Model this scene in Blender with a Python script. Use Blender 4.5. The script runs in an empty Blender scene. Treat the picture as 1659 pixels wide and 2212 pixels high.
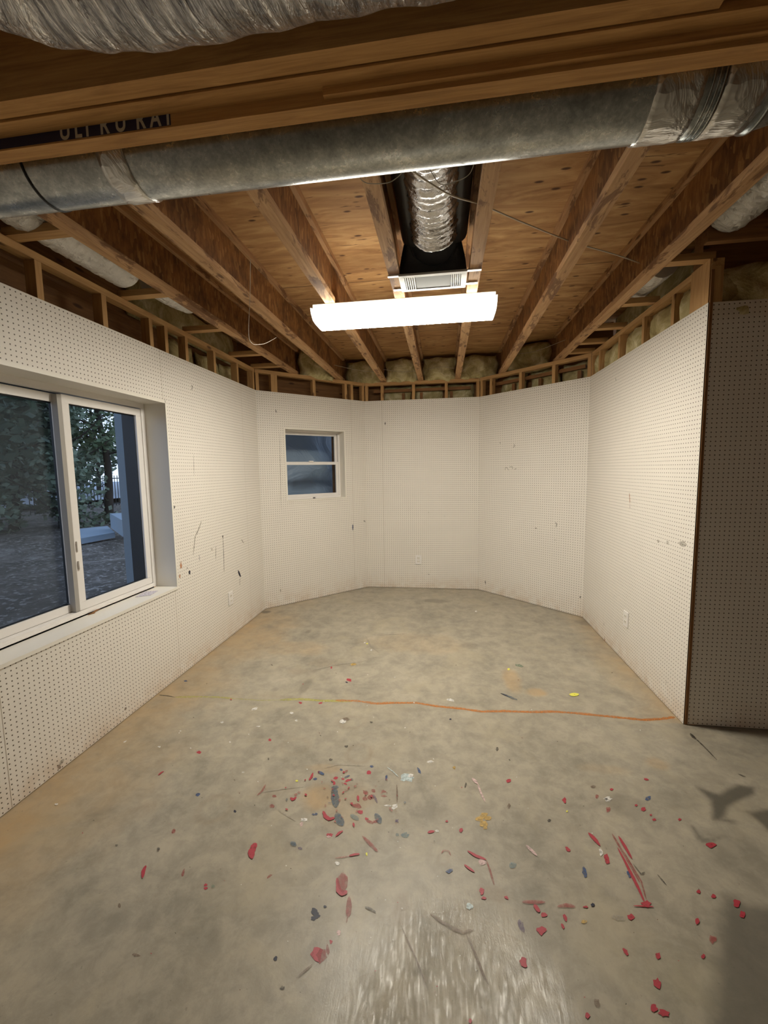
import bpy, bmesh, math, random
import numpy as np
from mathutils import Vector, Matrix
random.seed(7); np.random.seed(7)
SC = bpy.context.scene
COL = SC.collection
# ------------------------------------------------------------------ camera
F_PX, IMG_W, IMG_H = 902.0, 1659.0, 2212.0
YAW, PITCH, ROLL, CAM_Z = math.radians(8.103), math.radians(5.732), math.radians(-0.885), 1.557
fw = Vector((-math.sin(YAW)*math.cos(PITCH), math.cos(YAW)*math.cos(PITCH), -math.sin(PITCH)))
r0 = Vector((math.cos(YAW), math.sin(YAW), 0)); u0 = r0.cross(fw)
RT = r0*math.cos(ROLL) + u0*math.sin(ROLL); UP = u0*math.cos(ROLL) - r0*math.sin(ROLL)
EYE = Vector((0, 0, CAM_Z))
cam_data = bpy.data.cameras.new('camera'); cam = bpy.data.objects.new('camera', cam_data); COL.objects.link(cam)
cam_data.sensor_fit = 'HORIZONTAL'; cam_data.sensor_width = 36; cam_data.lens = 36*F_PX/IMG_W
cam_data.clip_start = 0.02; cam_data.clip_end = 300
cam.matrix_world = Matrix(((RT.x, UP.x, -fw.x, EYE.x), (RT.y, UP.y, -fw.y, EYE.y), (RT.z, UP.z, -fw.z, EYE.z), (0, 0, 0, 1)))
SC.camera = cam
def at(px, py, axis, val):
    """point where the photo's pixel meets a plane of the place"""
    d = fw + RT*((px-IMG_W/2)/F_PX) - UP*((py-IMG_H/2)/F_PX)
    return EYE + d*((val-EYE[axis])/d[axis])
def at_plane(px, py, p0, n):
    d = fw + RT*((px-IMG_W/2)/F_PX) - UP*((py-IMG_H/2)/F_PX)
    return EYE + d*((Vector(p0)-EYE).dot(n)/d.dot(n))
# ------------------------------------------------------------------ light, exposure
SC.view_settings.view_transform = 'Standard'; SC.view_settings.look = 'None'
SC.view_settings.gamma = 1; SC.view_settings.use_curve_mapping = False
SC.view_settings.exposure = 1.88
FIXTURE_STRENGTH = 21.0
REAR_FILL_STRENGTH = 1.8  # glow of the added fill light behind the camera
w = bpy.data.worlds.new('dusk_sky'); SC.world = w; w.use_nodes = True
nt = w.node_tree; nt.nodes.clear()
bg = nt.nodes.new('ShaderNodeBackground'); wo = nt.nodes.new('ShaderNodeOutputWorld')
tc = nt.nodes.new('ShaderNodeTexCoord'); sp = nt.nodes.new('ShaderNodeSeparateXYZ'); cr = nt.nodes.new('ShaderNodeValToRGB')
nt.links.new(tc.outputs['Generated'], sp.inputs[0]); nt.links.new(sp.outputs['Z'], cr.inputs[0])
cr.color_ramp.elements[0].position = 0.0; cr.color_ramp.elements[0].color = (0.66, 0.79, 1.0, 1)
cr.color_ramp.elements[1].position = 0.7; cr.color_ramp.elements[1].color = (0.30, 0.40, 0.58, 1)
nt.links.new(cr.outputs[0], bg.inputs[0]); bg.inputs[1].default_value = 0.46
nt.links.new(bg.outputs[0], wo.inputs[0])
# ------------------------------------------------------------------ node helpers
def new_mat(name):
    m = bpy.data.materials.new(name); m.use_nodes = True
    nt = m.node_tree; b = nt.nodes['Principled BSDF']; return m, nt, b
def N(nt, t, **kw):
    n = nt.nodes.new(t)
    for k, v in kw.items():
        if k.startswith('i_'): n.inputs[k[2:].replace('_', ' ')].default_value = v
        else: setattr(n, k, v)
    return n
def L(nt, a, b): nt.links.new(a, b)
def coord(nt, scale=(1, 1, 1), attr=None, uv=False):
    if attr: s = N(nt, 'ShaderNodeAttribute', attribute_name=attr).outputs['Vector']
    elif uv: s = N(nt, 'ShaderNodeTexCoord').outputs['UV']
    else: s = N(nt, 'ShaderNodeTexCoord').outputs['Object']
    mp = N(nt, 'ShaderNodeMapping'); mp.inputs['Scale'].default_value = scale
    L(nt, s, mp.inputs[0]); return mp.outputs[0]
def ramp(nt, fac, stops):
    r = N(nt, 'ShaderNodeValToRGB'); L(nt, fac, r.inputs[0]); e = r.color_ramp.elements
    while len(e) < len(stops): e.new(0.5)
    for k, (p, c) in enumerate(stops):
        e[k].position = p; e[k].color = c if len(c) == 4 else (*c, 1)
    return r.outputs[0]
def noise(nt, vec, scale, detail=4, rough=0.55, dist=0.0):
    n = N(nt, 'ShaderNodeTexNoise'); n.inputs['Scale'].default_value = scale; n.inputs['Detail'].default_value = detail
    n.inputs['Roughness'].default_value = rough; n.inputs['Distortion'].default_value = dist
    L(nt, vec, n.inputs['Vector']); return n.outputs[0]
def mix(nt, fac, a, b, mode='MIX'):
    m = N(nt, 'ShaderNodeMix', data_type='RGBA', blend_type=mode)
    for s, v in ((m.inputs[0], fac), (m.inputs[6], a), (m.inputs[7], b)):
        if hasattr(v, 'is_linked') or hasattr(v, 'links'): L(nt, v, s)
        elif isinstance(v, (int, float)): s.default_value = v
        else: s.default_value = v if len(v) == 4 else (*v, 1)
    return m.outputs[2]
def math_(nt, op, a, b=None, clamp=False):
    m = N(nt, 'ShaderNodeMath', operation=op); m.use_clamp = clamp
    for s, v in ((m.inputs[0], a), (m.inputs[1], b)):
        if v is None: continue
        if hasattr(v, 'links'): L(nt, v, s)
        else: s.default_value = v
    return m.outputs[0]
def bump(nt, b, h, strength=0.3, dist=0.01):
    bp = N(nt, 'ShaderNodeBump'); bp.inputs['Strength'].default_value = strength; bp.inputs['Distance'].default_value = dist
    L(nt, h, bp.inputs['Height']); L(nt, bp.outputs[0], b.inputs['Normal'])
def plain(name, col, rough=0.6, metal=0.0):
    m, nt, b = new_mat(name); b.inputs['Base Color'].default_value = (*col, 1)
    b.inputs['Roughness'].default_value = rough; b.inputs['Metallic'].default_value = metal; return m
# ------------------------------------------------------------------ materials
def wood(name, dark, mid, light, knots=True, rough=0.75, scale=1.0, stain=0.0):
    m, nt, b = new_mat(name)
    v = coord(nt, (1.2*scale, 14*scale, 14*scale), attr='gr')
    n1 = noise(nt, v, 2.2, 6, 0.6, 1.2)
    vf = coord(nt, (4*scale, 160*scale, 160*scale), attr='gr'); n2 = noise(nt, vf, 1.0, 3)
    c = ramp(nt, n1, [(0.25, dark), (0.5, mid), (0.75, light)])
    c = mix(nt, 0.25, c, ramp(nt, n2, [(0.3, dark), (0.7, light)]))
    if knots:
        vk = coord(nt, (2.2, 7, 7), attr='gr'); vo = N(nt, 'ShaderNodeTexVoronoi'); vo.inputs['Scale'].default_value = 1.6
        L(nt, vk, vo.inputs['Vector'])
        k = ramp(nt, vo.outputs['Distance'], [(0.0, (1, 1, 1)), (0.10, (0.8,)*3), (0.16, (0, 0, 0))])
        c = mix(nt, k, c, (dark[0]*0.45, dark[1]*0.4, dark[2]*0.4))
    if stain > 0:
        vs = coord(nt, (1.5, 5, 5), attr='gr'); ns = noise(nt, vs, 2.0, 5, 0.7, 0.5)
        s = ramp(nt, ns, [(0.53, (0, 0, 0)), (0.58, (stain,)*3)])
        c = mix(nt, s, c, (dark[0]*0.5, dark[1]*0.42, dark[2]*0.4))
    L(nt, c, b.inputs['Base Color']); b.inputs['Roughness'].default_value = rough
    bump(nt, b, n2, 0.25, 0.002)
    return m
M = {}
M['lumber'] = wood('pine_lumber', (0.33, 0.17, 0.06), (0.50, 0.29, 0.115), (0.62, 0.39, 0.17))
M['flange'] = wood('weathered_flange_lumber', (0.30, 0.15, 0.06), (0.50, 0.29, 0.13), (0.66, 0.42, 0.22), stain=0.75)
M['lvl'] = wood('laminated_beam_wood', (0.30, 0.14, 0.038), (0.55, 0.29, 0.095), (0.70, 0.40, 0.145), knots=False, scale=1.3)
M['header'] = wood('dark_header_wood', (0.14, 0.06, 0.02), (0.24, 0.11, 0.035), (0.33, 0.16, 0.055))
def osb():
    m, nt, b = new_mat('strand_board')
    v = coord(nt, (30, 9, 9), attr='gr')
    vo = N(nt, 'ShaderNodeTexVoronoi'); vo.inputs['Scale'].default_value = 2.2; L(nt, v, vo.inputs['Vector'])
    sep = N(nt, 'ShaderNodeSeparateColor'); L(nt, vo.outputs['Color'], sep.inputs[0])
    c = ramp(nt, sep.outputs[0], [(0.0, (0.10, 0.036, 0.009)), (0.45, (0.20, 0.083, 0.02)), (0.8, (0.31, 0.14, 0.038)), (1.0, (0.50, 0.27, 0.09))])
    n2 = noise(nt, coord(nt, (3, 3, 3), attr='gr'), 2.0, 5, 0.6)
    c = mix(nt, 0.5, c, ramp(nt, n2, [(0.35, (0.08, 0.028, 0.008)), (0.65, (0.42, 0.18, 0.048))]))
    L(nt, c, b.inputs['Base Color']); b.inputs['Roughness'].default_value = 0.7
    bump(nt, b, sep.outputs[1], 0.4, 0.003); return m
M['osb'] = osb()
def plywood():
    m, nt, b = new_mat('plywood_subfloor')
    v = coord(nt, (1.0, 5.0, 1.0)); n1 = noise(nt, v, 2.0, 7, 0.6, 1.6)
    c = ramp(nt, n1, [(0.28, (0.30, 0.145, 0.052)), (0.5, (0.51, 0.285, 0.112)), (0.72, (0.69, 0.44, 0.20))])
    vk = coord(nt, (4.5, 11, 1)); vo = N(nt, 'ShaderNodeTexVoronoi'); vo.inputs['Scale'].default_value = 1.3
    L(nt, vk, vo.inputs['Vector'])
    k = ramp(nt, vo.outputs['Distance'], [(0.0, (1, 1, 1)), (0.10, (0.9,)*3), (0.17, (0, 0, 0))])
    c = mix(nt, k, c, (0.09, 0.033, 0.012))
    # ragged dark splits
    vs = coord(nt, (3, 26, 1)); ns = noise(nt, vs, 1.5, 3, 0.6, 0.6)
    s = ramp(nt, ns, [(0.66, (0, 0, 0)), (0.71, (0.85,)*3)]); c = mix(nt, s, c, (0.14, 0.06, 0.02))
    # panel seams every 1.22 m across depth
    g = N(nt, 'ShaderNodeTexCoord'); sx = N(nt, 'ShaderNodeSeparateXYZ'); L(nt, g.outputs['Object'], sx.inputs[0])
    fr = math_(nt, 'FRACT', math_(nt, 'DIVIDE', math_(nt, 'ADD', sx.outputs[1], 0.40), 1.219))
    sm = ramp(nt, fr, [(0.0, (1, 1, 1)), (0.004, (1, 1, 1)), (0.006, (0, 0, 0))]); c = mix(nt, sm, c, (0.07, 0.03, 0.01))
    L(nt, c, b.inputs['Base Color']); b.inputs['Roughness'].default_value = 0.75; bump(nt, b, n1, 0.2, 0.003); return m
M['plywood'] = plywood()
def pegboard(name, base, hole):
    m, nt, b = new_mat(name)
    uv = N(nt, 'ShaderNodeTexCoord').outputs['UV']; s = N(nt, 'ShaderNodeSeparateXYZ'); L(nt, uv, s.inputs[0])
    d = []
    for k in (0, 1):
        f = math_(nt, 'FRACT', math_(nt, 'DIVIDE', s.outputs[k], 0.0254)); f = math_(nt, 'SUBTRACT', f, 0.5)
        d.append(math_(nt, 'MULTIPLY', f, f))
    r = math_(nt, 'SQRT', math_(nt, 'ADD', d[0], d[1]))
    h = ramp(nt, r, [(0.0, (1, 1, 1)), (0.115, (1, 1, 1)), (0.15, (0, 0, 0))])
    n = noise(nt, coord(nt), 3.0, 5, 0.6)
    c = mix(nt, n, base, tuple(x*0.93 for x in base))
    # scuffs: rusty dirt near the floor and loose grey scuffs
    dn = noise(nt, coord(nt, (1, 1, 1)), 9.0, 5, 0.65)
    lo = N(nt, 'ShaderNodeMapRange'); lo.inputs[1].default_value = 0.30; lo.inputs[2].default_value = 0.0
    L(nt, s.outputs[1], lo.inputs[0])
    dm = math_(nt, 'MULTIPLY', math_(nt, 'POWER', lo.outputs[0], 2.0), ramp(nt, dn, [(0.35, (0, 0, 0)), (0.65, (1, 1, 1))]), clamp=True)
    c = mix(nt, math_(nt, 'MULTIPLY', dm, 0.45), c, (0.50, 0.30, 0.13))
    sn = noise(nt, coord(nt, (1, 1, 1)), 24.0, 3, 0.5)
    c = mix(nt, ramp(nt, sn, [(0.74, (0, 0, 0)), (0.77, (0.35,)*3)]), c, (0.32, 0.29, 0.22))
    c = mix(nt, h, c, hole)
    L(nt, c, b.inputs['Base Color']); b.inputs['Roughness'].default_value = 0.5
    b.inputs['Specular IOR Level'].default_value = 0.35
    bump(nt, b, math_(nt, 'SUBTRACT', 1.0, h), 0.6, 0.002); return m
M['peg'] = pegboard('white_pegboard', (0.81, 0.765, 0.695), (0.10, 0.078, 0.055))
M['white'] = plain('white_trim_paint', (0.80, 0.76, 0.68), 0.45)
M['vinyl'] = plain('white_vinyl', (0.80, 0.77, 0.74), 0.35)
M['seam'] = plain('panel_seam', (0.42, 0.36, 0.28), 0.8)
M['edge'] = plain('hardboard_edge', (0.09, 0.06, 0.035), 0.9)
M['black'] = plain('black_rubber', (0.012, 0.012, 0.013), 0.5)
M['iron'] = plain('black_iron', (0.015, 0.016, 0.018), 0.5, 0.3)
M['dark'] = plain('dark_cavity_board', (0.035, 0.028, 0.02), 0.95)
def boot_mat():
    m, nt, b = new_mat('black_boot_tape'); b.inputs['Base Color'].default_value = (0.035, 0.034, 0.036, 1)
    b.inputs['Roughness'].default_value = 0.42
    bump(nt, b, noise(nt, coord(nt, (9, 9, 9)), 2.0, 4), 0.5, 0.01); return m
M['boot'] = boot_mat()
M['black_jacket'] = plain('black_duct_jacket', (0.02, 0.018, 0.017), 0.4)
def galvanised():
    m, nt, b = new_mat('galvanised_steel')
    v = coord(nt, (1, 1, 1)); vo = N(nt, 'ShaderNodeTexVoronoi'); vo.inputs['Scale'].default_value = 150; L(nt, v, vo.inputs['Vector'])
    s = N(nt, 'ShaderNodeSeparateColor'); L(nt, vo.outputs['Color'], s.inputs[0])
    n = noise(nt, v, 14, 6, 0.7)
    f = math_(nt, 'ADD', math_(nt, 'MULTIPLY', s.outputs[0], 0.13), math_(nt, 'MULTIPLY', n, 0.98))
    c = ramp(nt, f, [(0.28, (0.22, 0.235, 0.235)), (0.55, (0.40, 0.42, 0.415)), (0.8, (0.66, 0.67, 0.65))])
    L(nt, c, b.inputs['Base Color']); b.inputs['Metallic'].default_value = 0.95
    L(nt, ramp(nt, f, [(0.3, (0.36,)*3), (0.8, (0.24,)*3)]), b.inputs['Roughness'])
    bump(nt, b, n, 0.05, 0.003); return m
M['galv'] = galvanised()
M['bright_metal'] = plain('bright_zinc_strip', (0.78, 0.78, 0.76), 0.3, 0.9)
def foil(name, col, rough, sc, strength, stretch=(1, 1, 1), metal=0.9, big=False):
    m, nt, b = new_mat(name)
    v = coord(nt, stretch, uv=True)
    vo = N(nt, 'ShaderNodeTexVoronoi'); vo.feature = 'F1'; vo.inputs['Scale'].default_value = sc; vo.inputs['Randomness'].default_value = 1
    n = noise(nt, v, sc*0.7, 5, 0.65, 1.0)
    mx = N(nt, 'ShaderNodeVectorMath', operation='ADD'); L(nt, v, mx.inputs[0])
    nn = N(nt, 'ShaderNodeTexNoise'); nn.inputs['Scale'].default_value = sc*0.5; L(nt, v, nn.inputs['Vector'])
    sc2 = N(nt, 'ShaderNodeVectorMath', operation='SCALE'); sc2.inputs['Scale'].default_value = 0.25; L(nt, nn.outputs['Color'], sc2.inputs[0])
    L(nt, sc2.outputs[0], mx.inputs[1]); L(nt, mx.outputs[0], vo.inputs['Vector'])
    h = math_(nt, 'ADD', vo.outputs['Distance'], n)
    L(nt, mix(nt, n, tuple(x*0.7 for x in col), col), b.inputs['Base Color'])
    b.inputs['Metallic'].default_value = metal; b.inputs['Roughness'].default_value = rough
    if big:
        v2 = coord(nt, (1.6, 0.16, 1), uv=True); r2 = noise(nt, v2, 34, 4, 0.7, 1.4); h = math_(nt, 'ADD', math_(nt, 'MULTIPLY', h, 0.6), math_(nt, 'MULTIPLY', r2, 1.3))
        L(nt, mix(nt, ramp(nt, r2, [(.38, (0, 0, 0)), (.6, (1, 1, 1))]), (.34, .34, .36), (.86, .84, .82)), b.inputs['Base Color'])  # light and dark streaks painted in for the foil's reflections
    bump(nt, b, h, strength, 0.03 if big else 0.02); return m
M['foil'] = foil('crinkled_foil', (0.82, 0.82, 0.84), 0.24, 9, 0.7, (1, 1, 1))
M['foil_big'] = foil('insulation_wrap_foil', (0.74, 0.72, 0.71), 0.27, 16, 1.0, (1.0, 0.22, 1), 0.8, True)
M['foil_side'] = foil('white_foil_wrap', (0.92, 0.90, 0.86), 0.5, 16, 0.9, (1, 1, 1), 0.25)
M['tape'] = foil('foil_tape', (0.80, 0.79, 0.77), 0.28, 11, 0.55, (1, 1, 1))
def fibreglass():
    m, nt, b = new_mat('fibreglass_insulation')
    n = noise(nt, coord(nt), 7, 6, 0.65, 0.6)
    c = ramp(nt, n, [(0.3, (0.26, 0.20, 0.075)), (0.5, (0.50, 0.42, 0.20)), (0.70, (0.78, 0.71, 0.46))])
    L(nt, c, b.inputs['Base Color']); b.inputs['Roughness'].default_value = 0.8; bump(nt, b, n, 0.8, 0.03); return m
M['batt'] = fibreglass()
M['cable'] = plain('cream_cable_jacket', (0.55, 0.49, 0.38), 0.5)
M['web_thread'] = plain('pale_twine', (0.42, 0.37, 0.30), 0.8)
M['grille'] = plain('register_enamel', (0.62, 0.62, 0.60), 0.4)
M['grille_dark'] = plain('register_damper_grey', (0.13, 0.135, 0.13), 0.6)
def emis(name, col, st):
    m = bpy.data.materials.new(name); m.use_nodes = True; nt = m.node_tree; nt.nodes.clear()
    e = nt.nodes.new('ShaderNodeEmission'); e.inputs[0].default_value = (*col, 1); e.inputs[1].default_value = st
    o = nt.nodes.new('ShaderNodeOutputMaterial'); nt.links.new(e.outputs[0], o.inputs[0]); return m
M['lens'] = emis('glowing_acrylic_lens', (1.0, 0.945, 0.82), FIXTURE_STRENGTH)
M['lens_side'] = emis('glowing_lens_side', (1.0, 0.945, 0.82), FIXTURE_STRENGTH*0.30)
M['endcap'] = emis('glowing_end_cap', (1.0, 0.95, 0.86), 1.3)
M['rear_fill'] = emis('rear_fill_glow', (1.0, 0.92, 0.80), REAR_FILL_STRENGTH)
def glass(name, tint, fac):
    m = bpy.data.materials.new(name); m.use_nodes = True; nt = m.node_tree; nt.nodes.clear()
    t = nt.nodes.new('ShaderNodeBsdfTransparent'); t.inputs[0].default_value = (*tint, 1)
    g = nt.nodes.new('ShaderNodeBsdfGlossy'); g.inputs['Roughness'].default_value = 0.02
    fr = nt.nodes.new('ShaderNodeFresnel'); fr.inputs[0].default_value = fac
    mx = nt.nodes.new('ShaderNodeMixShader'); o = nt.nodes.new('ShaderNodeOutputMaterial')
    nt.links.new(fr.outputs[0], mx.inputs[0]); nt.links.new(t.outputs[0], mx.inputs[1]); nt.links.new(g.outputs[0], mx.inputs[2])
    nt.links.new(mx.outputs[0], o.inputs[0]); return m
M['glass'] = glass('window_glass', (0.92, 0.96, 1.0), 1.25)
def screen_mat():
    m = bpy.data.materials.new('insect_mesh'); m.use_nodes = True; nt = m.node_tree; nt.nodes.clear()
    t = nt.nodes.new('ShaderNodeBsdfTransparent'); d = nt.nodes.new('ShaderNodeBsdfDiffuse'); d.inputs[0].default_value = (0.10, 0.11, 0.12, 1)
    mx = nt.nodes.new('ShaderNodeMixShader'); mx.inputs[0].default_value = 0.42; o = nt.nodes.new('ShaderNodeOutputMaterial')
    nt.links.new(t.outputs[0], mx.inputs[1]); nt.links.new(d.outputs[0], mx.inputs[2]); nt.links.new(mx.outputs[0], o.inputs[0]); return m
M['screen'] = screen_mat()
def concrete():
    m, nt, b = new_mat('sealed_concrete')
    v = coord(nt); n1 = noise(nt, v, 1.3, 8, 0.62, 0.3); n2 = noise(nt, v, 4.5, 8, 0.68, 0.35); n3 = noise(nt, v, 60, 3, 0.6); n4 = noise(nt, v, 11, 8, 0.72, 0.3)
    c = ramp(nt, n1, [(0.30, (0.205, 0.18, 0.138)), (0.48, (0.315, 0.275, 0.212)), (0.60, (0.37, 0.325, 0.25)), (0.74, (0.44, 0.39, 0.31))])
    c2 = ramp(nt, n2, [(0.36, (0.17, 0.16, 0.122)), (0.46, (0.30, 0.27, 0.21)), (0.54, (0.37, 0.33, 0.25)), (0.66, (0.48, 0.425, 0.33))])
    c = mix(nt, 0.42, c, c2)
    c = mix(nt, 0.24, c, ramp(nt, n4, [(0.40, (0.20, 0.185, 0.145)), (0.5, (0.34, 0.315, 0.25)), (0.58, (0.50, 0.445, 0.345))]))
    c = mix(nt, ramp(nt, noise(nt, v, 2.4, 7, 0.65, 0.6), [(0.52, (0, 0, 0)), (0.66, (0.5,)*3)]), c, (0.40, 0.345, 0.24))
    a = N(nt, 'ShaderNodeAttribute', attribute_name='stain'); s = N(nt, 'ShaderNodeSeparateColor'); L(nt, a.outputs['Color'], s.inputs[0])
    wn = ramp(nt, n2, [(0.30, (0.35,)*3), (0.65, (1, 1, 1))])
    c = mix(nt, math_(nt, 'MULTIPLY', s.outputs[0], wn), c, (0.47, 0.29, 0.115))
    c = mix(nt, math_(nt, 'MULTIPLY', s.outputs[2], ramp(nt, n2, [(0.3, (0.55,)*3), (0.6, (1, 1, 1))])), c, (0.22, 0.15, 0.085))
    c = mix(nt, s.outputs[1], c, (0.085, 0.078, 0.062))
    c = mix(nt, ramp(nt, n3, [(0.68, (0, 0, 0)), (0.74, (0.35,)*3)]), c, (0.10, 0.09, 0.07))
    L(nt, c, b.inputs['Base Color'])
    vs = coord(nt, (5, 1.2, 1)); ns = noise(nt, vs, 14, 6, 0.72, 1.2)
    rr = ramp(nt, n1, [(0.3, (0.36,)*3), (0.7, (0.50,)*3)])
    L(nt, math_(nt, 'SUBTRACT', rr, math_(nt, 'MULTIPLY', a.outputs['Alpha'], 0.28)), b.inputs['Roughness']); b.inputs['Specular IOR Level'].default_value = 0.5
    hh = math_(nt, 'ADD', math_(nt, 'MULTIPLY', n2, 0.5), math_(nt, 'MULTIPLY', ns, a.outputs['Alpha']))
    bump(nt, b, hh, 0.28, 0.012)
    return m
M['concrete'] = concrete()
def paint(name, col, alpha=1.0, rough=0.45):
    m = bpy.data.materials.new(name); m.use_nodes = True; nt = m.node_tree; b = nt.nodes['Principled BSDF']
    b.inputs['Base Color'].default_value = (*col, 1); b.inputs['Roughness'].default_value = rough
    n = noise(nt, coord(nt), 70, 4, 0.7)
    if alpha < 1: L(nt, ramp(nt, n, [(0.36, (alpha*0.45,)*3), (0.6, (alpha,)*3)]), b.inputs['Alpha'])
    else: L(nt, ramp(nt, n, [(0.30, (0.6,)*3), (0.45, (1, 1, 1))]), b.inputs['Alpha'])
    return m
PAINT = dict(red=paint('red_paint', (0.38, 0.032, 0.05)), faded=paint('worn_red_paint', (0.36, 0.05, 0.05), 0.62),
    blue=paint('blue_paint', (0.045, 0.085, 0.20), 0.95), slate=paint('worn_blue_paint', (0.07, 0.12, 0.17), 0.7),
    navy=paint('navy_ink', (0.012, 0.014, 0.035)), white=paint('white_paint', (0.78, 0.76, 0.72), 0.97), ice=paint('pale_blue_paint', (0.60, 0.72, 0.74), 0.8),
    yellow=paint('yellow_paint', (0.75, 0.72, 0.10)), gold=paint('ochre_paint', (0.55, 0.36, 0.10), 0.95), orange=paint('orange_chalk', (0.60, 0.22, 0.045), 0.62),
    ychalk=paint('yellow_green_chalk', (0.55, 0.52, 0.14), 0.55), green=paint('faded_green_paint', (0.12, 0.25, 0.16), 0.55),
    dark=paint('dark_scuff', (0.05, 0.042, 0.035), 0.75), brown=paint('brown_smear', (0.17, 0.10, 0.065), 0.6), purple=paint('purple_paint', (0.12, 0.08, 0.18), 0.6),
    teal=paint('teal_paint', (0.16, 0.25, 0.27), 0.6), pink=paint('pinkish_white_paint', (0.72, 0.52, 0.50), 0.9), grey=paint('graphite_scuff', (0.38, 0.34, 0.275), 0.5))
PKEYS = list(PAINT)
# ------------------------------------------------------------------ mesh builder
class MB:
    def __init__(s): s.v = []; s.f = []; s.mi = []; s.uv = []; s.g = []; s.off = random.random()*40; s.smooth = False
    def quad(s, pts, mi=0, uvs=None, gr=None):
        b = len(s.v)
        for k, p in enumerate(pts):
            s.v.append(tuple(p)); s.g.append(tuple(gr[k]) if gr else (p[0]+s.off, p[1], p[2]))
        s.f.append(tuple(range(b, b+len(pts)))); s.mi.append(mi)
        s.uv.append(uvs if uvs else [(p[0]+p[1], p[2]) for p in pts])
        return s
    def obox(s, o, dx, dy, dz, mi=0, uvax=None):
        """box from corner o with edge vectors dx (the grain), dy, dz"""
        o, dx, dy, dz = Vector(o), Vector(dx), Vector(dy), Vector(dz)
        l, a, b = dx.length, dy.length, dz.length; s.off = random.random()*40; o2 = random.random()*9
        P = lambda i, j, k: o + dx*i + dy*j + dz*k
        G = lambda i, j, k: (s.off+l*i, o2+a*j, o2+b*k)
        flip = dx.cross(dy).dot(dz) < 0
        for q in (((0,0,0),(0,1,0),(1,1,0),(1,0,0)), ((0,0,1),(1,0,1),(1,1,1),(0,1,1)), ((0,0,0),(1,0,0),(1,0,1),(0,0,1)),
                  ((0,1,0),(0,1,1),(1,1,1),(1,1,0)), ((0,0,0),(0,0,1),(0,1,1),(0,1,0)), ((1,0,0),(1,1,0),(1,1,1),(1,0,1))):
            if flip: q = q[::-1]
            s.quad([P(*c) for c in q], mi, None, [G(*c) for c in q])
        return s
    def box(s, a, b, axis=0, mi=0):
        a, b = Vector(a), Vector(b); d = b-a
        e = [Vector((d.x, 0, 0)), Vector((0, d.y, 0)), Vector((0, 0, d.z))]
        k = [axis, (axis+1) % 3, (axis+2) % 3]
        return s.obox(a, e[k[0]], e[k[1]], e[k[2]], mi)
    def tube(s, pts, rad, seg=12, mi=0, cap=True, wr=0.0, per=0.0, flat=1.0, ucap=True):
        """swept tube; wr adds crinkle, UV in metres"""
        pts = [Vector(p) for p in pts]; n = len(pts); base = len(s.v); s.smooth = True
        rs = rad if isinstance(rad, (list, tuple)) else [rad]*n
        t = (pts[1]-pts[0]).normalized(); up = Vector((0, 0, 1)) if abs(t.z) < 0.9 else Vector((1, 0, 0))
        nrm = (up - t*up.dot(t)).normalized(); ln = 0; us = []
        for i, p in enumerate(pts):
            t2 = (pts[min(i+1, n-1)]-pts[max(i-1, 0)]).normalized()
            nrm = (nrm - t2*nrm.dot(t2)).normalized(); bn = t2.cross(nrm)
            if i: ln += (p-pts[i-1]).length
            us.append(ln)
            for k in range(seg):
                a = 2*math.pi*k/seg
                r = rs[i]*(1 + (wr*(random.random()-0.5) if wr else 0)) + (per*math.sin(ln*2*math.pi/0.028) if per else 0)
                q = p + (nrm*math.cos(a)*flat + bn*math.sin(a))*r
                s.v.append(tuple(q)); s.g.append((ln, a, 0))
        for i in range(n-1):
            for k in range(seg):
                k2 = (k+1) % seg
                s.f.append((base+i*seg+k, base+i*seg+k2, base+(i+1)*seg+k2, base+(i+1)*seg+k)); s.mi.append(mi)
                a0, a1 = k/seg*2*math.pi*rs[i], (k+1)/seg*2*math.pi*rs[i]
                s.uv.append([(us[i], a0), (us[i], a1), (us[i+1], a1), (us[i+1], a0)])
        if cap:
            for i, rev in ((0, True), (n-1, False)):
                q = [base+i*seg+k for k in range(seg)]
                if rev: q = q[::-1]
                s.f.append(tuple(q)); s.mi.append(mi); s.uv.append([(0, 0)]*seg)
        return s
    def build(s, name, mats, parent=None, bevel=0.0, smooth=None, loc=None):
        me = bpy.data.meshes.new(name)
        vs = s.v
        if loc is not None: vs = [(v[0]-loc[0], v[1]-loc[1], v[2]-loc[2]) for v in vs]
        me.from_pydata(vs, [], s.f)
        uvl = me.uv_layers.new(name='UVMap'); flat = [c for f in s.uv for uv in f for c in uv]; uvl.data.foreach_set('uv', flat)
        at_ = me.attributes.new('gr', 'FLOAT_VECTOR', 'POINT'); at_.data.foreach_set('vector', [c for g in s.g for c in g])
        if not isinstance(mats, (list, tuple)): mats = [mats]
        for m in mats: me.materials.append(m)
        me.polygons.foreach_set('material_index', s.mi)
        sm = s.smooth if smooth is None else smooth
        if sm: me.polygons.foreach_set('use_smooth', [len(f) <= 4 for f in s.f])
        me.update()
        o = bpy.data.objects.new(name, me); COL.objects.link(o)
        if loc is not None: o.location = loc
        if parent: o.parent = parent
        if bevel:
            bmn = bmesh.new(); bmn.from_mesh(me); bmesh.ops.remove_doubles(bmn, verts=bmn.verts, dist=1e-5); bmn.to_mesh(me); bmn.free()
            md = o.modifiers.new('bevel', 'BEVEL'); md.width = bevel; md.segments = 2; md.limit_method = 'ANGLE'
        return o
def tag(o, label=None, cat=None, group=None, kind=None):
    if label: o['label'] = label
    if cat: o['category'] = cat
    if group: o['group'] = group
    if kind: o['kind'] = kind
    return o
def thing(name, label, cat, group=None, loc=(0, 0, 0), kind=None):
    o = bpy.data.objects.new(name, None); o.empty_display_size = 0.1; COL.objects.link(o); o.location = loc
    return tag(o, label, cat, group, kind)
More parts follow.
